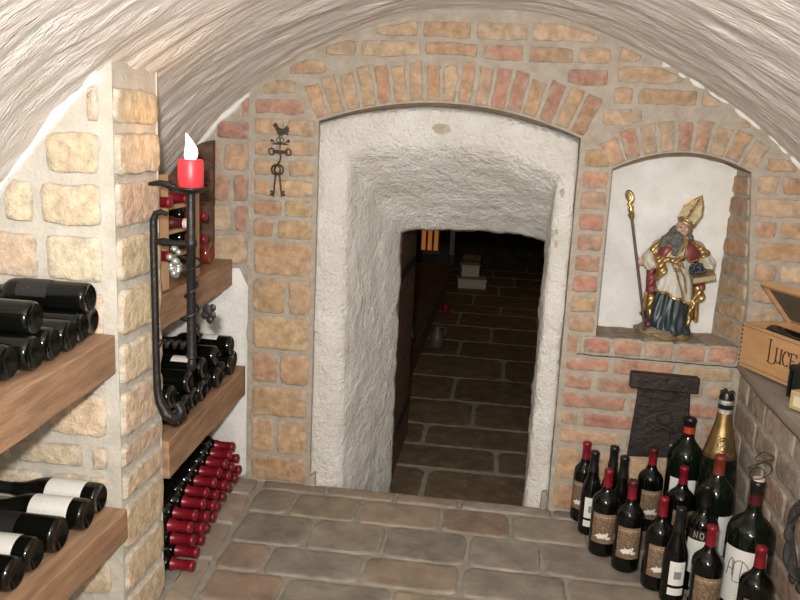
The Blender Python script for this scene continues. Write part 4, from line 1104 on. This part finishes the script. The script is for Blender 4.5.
def statue():
    S = thing('bishop_statue', 'carved and gilded bishop statue with crozier and book standing in the white niche', 'statue', (.618, .075, .6955))
    skin = mat('painted flesh', (.46, .30, .21), .5, var=.12, vscale=30)
    gold = mat('gilding', (.55, .38, .15), .32, .8, color2=(.30, .19, .07), vscale=60, bump=.5, bscale=70, bdist=.004)
    gold_dull = mat('worn gilding', (.36, .26, .12), .42, .6, color2=(.22, .15, .07), vscale=55, bump=.6, bscale=80, bdist=.004)
    white = mat('ivory painted cloth', (.50, .475, .42), .5, color2=(.38, .345, .28), vscale=26, bump=.3, bscale=60, bdist=.004)
    red = mat('dark red painted cloth', (.19, .035, .035), .42, color2=(.12, .02, .022), vscale=24)
    teal = mat('blackish green painted cloth', (.028, .046, .050), .4, color2=(.014, .024, .027), vscale=16, bump=.3, bscale=50, bdist=.004)
    hair = mat('grey beard', (.135, .135, .115), .55, color2=(.05, .05, .042), vscale=90, bump=.9, bscale=110, bdist=.006)
    staffm = mat('staff rod', (.11, .075, .06), .4, .4)
    stone = mat('painted plinth', (.22, .165, .10), .6, color2=(.12, .09, .06), vscale=25, bump=.4, bscale=40)
    # --- body: head, neck, trunk, arms and hands in one surface
    HC = V3((.0225, -.024, .408)); ax = V3((.42, 0, .9)).normalized()
    sh_l, el_l, ha_l = V3((-.048, .0, .335)), V3((-.084, -.020, .292)), V3((-.108, -.040, .281))
    sh_r, el_r, ha_r = V3((.088, .0, .335)), V3((.128, -.012, .285)), V3((.122, -.050, .245))
    balls = [(HC, (.025, .027, .033)), (HC + V3((-.004, -.012, -.018)), (.018, .016, .018)), (HC + V3((-.004, -.029, -.003)), (.005, .008, .008)),
             (HC + V3((-.006, -.026, .010)), (.016, .006, .004)), (HC + V3((-.017, -.019, -.004)), (.008, .008, .007)), (HC + V3((.010, -.021, -.004)), (.008, .008, .007)),
             (HC + V3((-.026, .002, -.002)), (.005, .007, .010)), (HC + V3((.025, .002, -.002)), (.005, .007, .010))]
    segs = [(HC + V3((0, .006, -.02)), .017, V3((.02, .0, .36)), .019), (V3((.02, .0, .35)), .045, V3((.018, 0, .20)), .052), (V3((-.04, 0, .335)), .03, V3((.08, 0, .335)), .03),
            (sh_l, .026, el_l, .019), (el_l, .018, ha_l + V3((.012, .006, 0)), .0095), (sh_r, .026, el_r, .020), (el_r, .018, ha_r + V3((0, .014, .012)), .0105)]
    # right hand closed round the staff (staff axis nearly vertical), left hand under the book
    balls += [(ha_l, (.0115, .010, .013)), (ha_r, (.014, .015, .009))]
    for i in range(4):
        z = .010 - .0065 * i; w_ = (.0042, .0046, .0044, .0038)[i]; L = (1, 1.1, 1.05, .88)[i]
        a = ha_l + V3((.002, -.008, z)); segs += [(a, w_, a + V3((-.012 * L, -.006, 0)), w_), (a + V3((-.012 * L, -.006, 0)), w_, a + V3((-.018 * L, .003, -.001)), w_ * .9), (a + V3((-.018 * L, .003, -.001)), w_ * .9, a + V3((-.014 * L, .010, -.001)), w_ * .8)]
    segs += [(ha_l + V3((.004, -.004, .010)), .0046, ha_l + V3((-.006, -.013, .016)), .004), (ha_l + V3((-.006, -.013, .016)), .004, ha_l + V3((-.015, -.012, .014)), .0034)]
    for i in range(4):
        x = .012 - .008 * i; w_ = (.0040, .0044, .0042, .0036)[i]; L = (.9, 1.05, 1, .85)[i]
        a = ha_r + V3((x, -.010, -.001)); segs += [(a, w_, a + V3((-.004, -.014 * L, .000)), w_), (a + V3((-.004, -.014 * L, 0)), w_, a + V3((-.008, -.018 * L, .010 * L)), w_ * .85)]
    segs += [(ha_r + V3((-.010, .0, .002)), .0046, ha_r + V3((-.022, -.006, .006)), .0042), (ha_r + V3((-.022, -.006, .006)), .0042, ha_r + V3((-.030, -.014, .010)), .0034)]
    blob('figure', skin, balls, S, voxel=.0030, segs=segs, smooth_it=2)
    b = MB()
    for dx in (-.0125, .0045): b.ball(HC + V3((dx, -.0245, .004)), (.0036, .0025, .0022))
    b.build('eyes', mat('dark painted eyes', (.03, .02, .015), .3), S, smooth=True)
    # --- hair and beard
    hb = [(HC + V3((-.016, -.020, -.030)), (.020, .014, .020)), (HC + V3((-.022, -.024, -.052)), (.024, .015, .024)), (HC + V3((-.022, -.026, -.078)), (.017, .012, .024)),
          (HC + V3((-.005, -.022, -.060)), (.014, .012, .026)), (HC + V3((-.042, -.010, -.028)), (.016, .015, .018)), (HC + V3((-.056, -.010, -.044)), (.018, .016, .019)), (HC + V3((-.062, -.010, -.064)), (.017, .015, .016)),
          (HC + V3((-.028, .004, -.004)), (.009, .015, .014)), (HC + V3((-.036, -.004, -.014)), (.011, .012, .014)), (HC + V3((.026, .008, -.012)), (.009, .016, .026)), (HC + V3((.032, .004, -.034)), (.011, .014, .016)),
          (HC + V3((-.012, -.031, -.020)), (.013, .005, .004)), (HC + V3((0, .016, -.005)), (.026, .016, .030))]
    def curl(co):
        n = noise.noise(V3((co.x * 60 + 3 * sin(co.z * 90), co.y * 60, co.z * 40))); return (co - HC).normalized() * n * .005
    blob('hair_and_beard', hair, hb, S, voxel=.0030, smooth_it=1, disp=curl)
    # --- mitre, leaning with the head
    xa = V3((ax.z, 0, -ax.x)); TM = Matrix.Translation(HC + ax * .021) @ Matrix(((xa.x, 0, ax.x, 0), (0, 1, 0, 0), (xa.z, 0, ax.z, 0), (0, 0, 0, 1))) @ Matrix.Rotation(radians(-24), 4, 'Z')
    b = MB()
    for s in (-1, 1):
        out = [(-.030, 0), (.030, 0), (.036, .045), (.024, .075), (0, .108), (-.024, .075), (-.036, .045)]
        n = len(out); vs = []
        for d in (0, 1):
            for (u, v) in out:
                y = s * (.030 * sqrt(max(0, 1 - (u / .042) ** 2)) * (1 - .72 * v / .108) - d * .006); vs.append(TM @ V3((u, y, v)))
        b.add(vs, [tuple(range(n)), tuple(range(2 * n - 1, n - 1, -1))] + [(i, n + i, n + (i + 1) % n, (i + 1) % n) for i in range(n)])
    b.lathe([(.026, -.006), (.0315, -.006), (.0325, .004), (.031, .014), (.026, .014)], 26, M=TM, caps=False)
    mt = b.build('mitre', mat('worn gold mitre', (.40, .33, .19), .4, .5, color2=(.26, .19, .09), vscale=40, bump=.5, bscale=60, bdist=.004), S, smooth=True, sharp=35, bevel=.002)
    b = MB()
    b.tube([TM @ V3((u, -.030 * sqrt(max(0, 1 - (u / .042) ** 2)) * (1 - .72 * v / .108), v)) for u, v in ((-.036, .045), (-.024, .075), (0, .108), (.024, .075), (.036, .045))], .003, 7)
    b.tube([TM @ V3((.033 * cos(a), .033 * sin(a), .004)) for a in [2 * pi * i / 28 for i in range(28)]], .0035, 7, closed=True)
    b.tube([TM @ V3((0, -.031 * (1 - .72 * v / .108), v)) for v in (.008, .03, .05, .07, .095)], .0032, 7)
    b.ball(TM @ V3((0, -.027, .045)), .006); b.build('mitre_trim', gold, mt, smooth=True)
    # --- cloth shells
    def shell(name, m, rings, a0, a1, na, fold, par=S, nz=22, th=.004, closed=False):
        """rings: (z, cx, cy, rx, ry)"""
        vs = []; k = na + 1
        for j in range(nz + 1):
            t = j / nz * (len(rings) - 1); i0 = min(int(t), len(rings) - 2); f = t - i0
            q = [rings[i0][i] + (rings[i0 + 1][i] - rings[i0][i]) * f for i in range(5)]
            for i in range(na + 1):
                a = a0 + (a1 - a0) * i / na; w_, dz = fold(a, j / nz)
                vs.append(V3((q[1] + q[3] * (1 + w_) * cos(a), q[2] + q[4] * (1 + w_) * sin(a), q[0] + dz)))
        b = MB(); b.add(vs, [(j * k + i, j * k + i + 1, (j + 1) * k + i + 1, (j + 1) * k + i) for j in range(nz) for i in range(na)])
        o = b.build(name, m, par, smooth=True, sharp=0)
        s = o.modifiers.new('th', 'SOLIDIFY'); s.thickness = th; s.offset = -1
        return o, vs, k
    # dark under-robe
    shell('under_robe', teal, [(.018, .012, .0, .080, .058), (.05, .008, .0, .077, .056), (.10, .008, .0, .070, .052), (.20, .015, 0, .056, .045)], 0, 2 * pi, 90,
          lambda a, t: (.085 * (1 - .5 * t) * sin(9 * a + 2.2 * t * 3) + .05 * sin(17 * a - 4 * t), .006 * (1 - t) * sin(5 * a)))
    # white alb with slanting hem
    alb, vs, k = shell('alb', white, [(.172, .012, -.004, .079, .060), (.20, .014, -.003, .073, .057), (.26, .016, 0, .064, .050), (.34, .018, 0, .058, .044)], 0, 2 * pi, 90,
          lambda a, t: (.05 * (1 - t) * sin(8 * a + 3 * t) + .03 * sin(15 * a), (1 - t) * (-.028 * cos(a) - .010 + .004 * sin(9 * a))))
    b = MB(); hem = vs[:k - 1]; b.tube([V3((p.x * 1.01, p.y * 1.02, p.z)) for p in hem], .0052, 7, closed=True); b.build('gold_hem', gold, alb, smooth=True)
    b = MB(); gr = random.Random(5)
    for i in range(0, k - 1, 5): b.ball(V3((hem[i].x * 1.03, hem[i].y * 1.05, hem[i].z - .002)), .0062)
    b.build('hem_tassels', gold, alb, smooth=True)
    # sleeves
    sl_d = lambda co: V3((0, -1, 0)) * .004 * sin(co.x * 190 + co.z * 120)
    blob('sleeve', white, [], S, voxel=.0040, segs=[(sh_l + V3((-.004, -.004, -.01)), .027, el_l, .026), (el_l, .025, ha_l + V3((.018, .006, -.004)), .020), (el_l + V3((.02, -.01, -.02)), .018, ha_l + V3((.026, .0, -.018)), .014)], disp=sl_d)
    blob('sleeve', white, [], S, voxel=.0040, segs=[(sh_r + V3((.004, -.004, -.01)), .028, el_r, .026), (el_r, .026, ha_r + V3((.006, .016, .026)), .020)], disp=sl_d)
    # cope (mantle): long back and side panels, open in front
    def cope_fold(a, t): return (.06 * (1 - t) * sin(11 * a + 2 * t) + .03 * sin(6 * a), (1 - t) * .020 * sin(2 * a + .5))
    cope, vs, k = shell('cope', red, [(.075, .016, .012, .096, .062), (.14, .016, .010, .094, .062), (.22, .018, .006, .088, .060), (.30, .02, .002, .092, .056), (.345, .02, .0, .074, .048), (.368, .02, -.002, .046, .036), (.38, .02, -.002, .026, .026)],
          radians(-22), radians(202), 80, cope_fold)
    b = MB()
    for col_ in (0, k - 1):
        b.tube([vs[j * k + col_] + V3((0, -.003, 0)) for j in range(23)], [.0075 if j < 17 else .0055 for j in range(23)], 8)
    b.tube([V3((p.x, p.y, p.z)) for p in vs[:k]], .006, 7); b.build('cope_border', gold, cope, smooth=True)
    # shoulder cape in front: two red flaps with gold edges
    for s, pts in ((-1, [(-.004, -.050, .338), (-.030, -.046, .346), (-.056, -.030, .330), (-.060, -.034, .302), (-.034, -.052, .296)]), (1, [(.038, -.050, .372), (.060, -.044, .356), (.096, -.026, .322), (.086, -.040, .300), (.054, -.054, .292), (.034, -.056, .312)])):
        n = len(pts); c_ = sum((V3(p) for p in pts), V3()) / n + V3((0, -.010, 0)); b = MB()
        P_ = [V3(p) for p in pts]; mid = [c_.lerp(p, .55) + V3((0, -.004, 0)) for p in P_]; bk_ = [p + V3((0, .02, 0)) for p in P_]
        b.add(P_ + mid + bk_ + [c_], [(i, (i + 1) % n, n + (i + 1) % n, n + i) for i in range(n)] + [(n + i, n + (i + 1) % n, 3 * n) for i in range(n)] + [(2 * n + i, 2 * n + (i + 1) % n, (i + 1) % n, i) for i in range(n)])
        f = b.build('cape_flap', red, S, smooth=True, sharp=60)
        b = MB(); b.tube(P_, .0048, 7, closed=True); b.build('flap_border', gold, f, smooth=True)
    # gilt lining turned out on the viewer's left, gilt shoulder rolls, clasp, stole
    def wr(amp): return lambda co: V3((0, -1, 0)) * amp * sin(co.x * 160 - co.z * 150)
    blob('gilt_lining', gold, [], S, voxel=.004, segs=[(V3((-.052, -.046, .296)), .018, V3((-.038, -.056, .255)), .020), (V3((-.038, -.056, .255)), .020, V3((-.052, -.050, .225)), .012), (V3((-.05, -.050, .30)), .010, V3((.0, -.058, .292)), .012), (V3((.0, -.058, .292)), .012, V3((.03, -.055, .30)), .010)], disp=wr(.004))
    for sg in ([(V3((-.046, -.02, .352)), .011, V3((-.072, -.022, .325)), .014), (V3((-.072, -.022, .325)), .014, V3((-.062, -.036, .306)), .010)],
               [(V3((.088, -.022, .338)), .013, V3((.116, -.020, .322)), .014), (V3((.10, -.034, .314)), .010, V3((.118, -.022, .318)), .012)]):
        blob('gilt_shoulder', gold, [], S, voxel=.004, segs=sg, disp=wr(.003))
    b = MB()
    for i in range(26): 
        a = gr.uniform(0, 6.28); r = gr.uniform(0, .024); b.ball((.014 + r * cos(a), -.060 - gr.uniform(0, .003), .282 + r * 1.15 * sin(a)), gr.uniform(.0035, .006))
    b.build('breast_ornament', gold_dull, S, smooth=True)
    b = MB()
    b.tube([(.030, -.046, .372), (.024, -.056, .345), (.008, -.060, .318), (.012, -.062, .29)], .0045, 7); b.tube([(.006, -.064, .27), (.016, -.067, .235), (.034, -.070, .19), (.044, -.072, .150)], .0038, 7); b.tube([(.02, -.064, .27), (.040, -.064, .235), (.052, -.066, .18)], .0034, 7)
    b.build('stole', gold, S, smooth=True)
    # gilt drapery falling on the viewer's right and left
    for sg in ([(V3((.098, -.030, .195)), .014, V3((.108, -.030, .165)), .020), (V3((.095, -.030, .165)), .014, V3((.082, -.040, .125)), .010), (V3((.080, -.036, .14)), .010, V3((.074, -.042, .06)), .008), (V3((.088, -.02, .12)), .012, V3((.082, -.02, .075)), .010)],
               [(V3((-.062, -.030, .155)), .014, V3((-.066, -.034, .115)), .013), (V3((-.066, -.034, .115)), .012, V3((-.058, -.038, .075)), .006)]):
        blob('gilt_drape', gold, [], S, voxel=.004, segs=sg, disp=wr(.003))
    for sg in ([(V3((-.072, -.028, .255)), .018, V3((-.066, -.034, .18)), .020)], [(V3((.10, -.024, .245)), .018, V3((.106, -.026, .20)), .018)]):
        blob('red_sleeve_fall', red, [], S, voxel=.004, segs=sg, disp=wr(.003))
    # book with grapes
    BM_ = Matrix.Translation(V3((.100, -.066, .246))) @ Matrix.Rotation(radians(-14), 4, 'Y') @ Matrix.Rotation(radians(20), 4, 'X')
    b = MB(); b.box((-.040, -.026, -.012), (.040, .026, -.009), M=BM_); b.box((-.040, -.026, .009), (.040, .026, .012), M=BM_); b.box((-.041, .023, -.012), (.041, .027, .012), M=BM_); bk_ = b.build('book', gold_dull, S, bevel=.0015)
    b = MB(); b.box((-.037, -.023, -.0088), (.037, .023, .0088), M=BM_); b.build('book_pages', mat('book pages', (.40, .32, .20), .7), bk_)
    b = MB()
    for i in range(46):
        a = gr.uniform(0, 6.28); zz = gr.uniform(-1, 1); r = .026 * sqrt(1 - zz * zz)
        b.ball((.080 + r * cos(a), -.070 + .55 * r * sin(a), .268 + .020 * zz), gr.uniform(.0055, .0072))
    b.build('grapes', mat('dark painted grapes', (.03, .04, .045), .35), S, smooth=True)
    # crozier
    lo, hi_ = V3((-.074, -.052, .030)), V3((-.163, -.046, .440)); dr = (hi_ - lo).normalized()
    b = MB(); b.tube([lo, lo.lerp(hi_, .5), hi_], .0048, 10); cz = b.build('crozier', staffm, S, smooth=True)
    b = MB(); sd = V3((-1, 0, -.2)).normalized(); up_ = dr
    b.tube([hi_ - dr * .010, hi_, hi_ + dr * .008, hi_ + dr * .014, hi_ + dr * .022], [.006, .010, .0115, .007, .008], 10)
    pts = [hi_ + up_ * (.022 + .006 * i) + V3((.003 * sin(i), 0, 0)) for i in range(5)]
    for i in range(22):
        t = i / 21; a = -.3 + t * 7.2; r = .0165 * (1 - .72 * t); pts.append(hi_ + up_ * (.072 + r * 1.55 * sin(a) * .9) + V3((-1, 0, 0)) * (-.010 + .010 - r * .75 * cos(a)))
    b.tube(pts, [.0072] * 5 + [.0066 - .0032 * i / 21 for i in range(22)], 9)
    for i in range(5): b.ball(hi_ + dr * (.018 + .009 * i) + V3((.006 * (-1) ** i, -.003, 0)), .0055)
    b.build('crozier_head', gold, cz, smooth=True)
    # shoes and plinth
    def pl(b):
        n = 36; prof = [(0, .0), (1.0, .0), (1.04, .008), (.98, .018), (.90, .024), (.80, .034), (0, .036)]
        vs = []; k = len(prof)
        for i in range(n):
            a = 2 * pi * i / n; w_ = 1 + .07 * sin(3 * a + 1) + .04 * sin(7 * a)
            for r, z in prof: vs.append(V3((-.004 + .092 * r * w_ * cos(a), -.004 + .064 * r * w_ * sin(a), z + (.020 * r * max(0, -cos(a)) if z > .005 else 0))))
        b.add(vs, [(i * k + q, ((i + 1) % n) * k + q, ((i + 1) % n) * k + q + 1, i * k + q + 1) for i in range(n) for q in range(k - 1)])
    b = MB(); pl(b); pb_ = b.build('plinth', stone, S, smooth=True, sharp=50)
    b = MB(); b.tube([(-.004 + .097 * (1 + .07 * sin(3 * a + 1) + .04 * sin(7 * a)) * cos(a), -.004 + .067 * (1 + .07 * sin(3 * a + 1) + .04 * sin(7 * a)) * sin(a), .009 + .004 * sin(9 * a) + .018 * max(0, -cos(a))) for a in [2 * pi * i / 44 for i in range(44)]], [.006 + .002 * sin(i * 1.3) for i in range(44)], 8, closed=True); b.build('gilt_rim', gold_dull, pb_, smooth=True)
    blob('shoe', mat('dark plum shoe', (.075, .028, .035), .45), [((-.066, -.050, .056), (.016, .022, .015)), ((-.062, -.034, .062), (.013, .016, .016))], S, voxel=.003)
statue()


# ------------------------------------------------------------------ light and camera
def lamp(name, kind, loc, power, color=(1, 1, 1), size=.05, rot=None):
    l = bpy.data.lights.new(name, kind); l.energy = power; l.color = color
    if kind == 'AREA': l.size = size
    else: l.shadow_soft_size = size
    o = bpy.data.objects.new(name, l); COL.objects.link(o); o.location = loc
    if rot: o.rotation_euler = rot
    return o
fl = lamp('flash', 'SPOT', (-.06, -2.90, 1.465), 225, (1, .982, .955), .03)
fl.data.spot_size = radians(128); fl.data.spot_blend = 1.0
fl.rotation_euler = (V3((-.32, 0, 1.52)) - fl.location).to_track_quat('-Z', 'Y').to_euler()
lamp('fill_light', 'POINT', (.15, -3.35, 1.25), 28, (1, .92, .82), .08)  # soft fill added behind the camera to brighten vault and walls, no actual lamp
lamp('passage_lamp', 'POINT', (.9, 4.6, 1.6), 6, (1, .62, .3), .12)
lamp('candle_glow', 'POINT', (-.815, cy, 1.375), .35, (1, .55, .22), .012)
w = bpy.data.worlds.new('world'); sc.world = w; w.use_nodes = True
w.node_tree.nodes['Background'].inputs[0].default_value = (.05, .04, .03, 1); w.node_tree.nodes['Background'].inputs[1].default_value = .3
yaw, pitch, roll = radians(7), radians(11.5), radians(2.75)
fw = V3((-sin(yaw) * cos(pitch), cos(yaw) * cos(pitch), -sin(pitch))); rt = V3((cos(yaw), sin(yaw), 0)); up = rt.cross(fw)
r2 = rt * cos(roll) + up * sin(roll); u2 = -rt * sin(roll) + up * cos(roll)
cam = bpy.data.cameras.new('camera'); co = bpy.data.objects.new('camera', cam); COL.objects.link(co)
cam.sensor_width = 36; cam.lens = 36.0; cam.clip_start = .02
co.matrix_world = Matrix(((r2.x, u2.x, -fw.x, 0), (r2.y, u2.y, -fw.y, -2.91), (r2.z, u2.z, -fw.z, 1.374), (0, 0, 0, 1)))
sc.camera = co
sc.view_settings.view_transform = 'Standard'; sc.view_settings.look = 'None'; sc.view_settings.gamma = 1; sc.view_settings.use_curve_mapping = False
sc.view_settings.exposure = .22
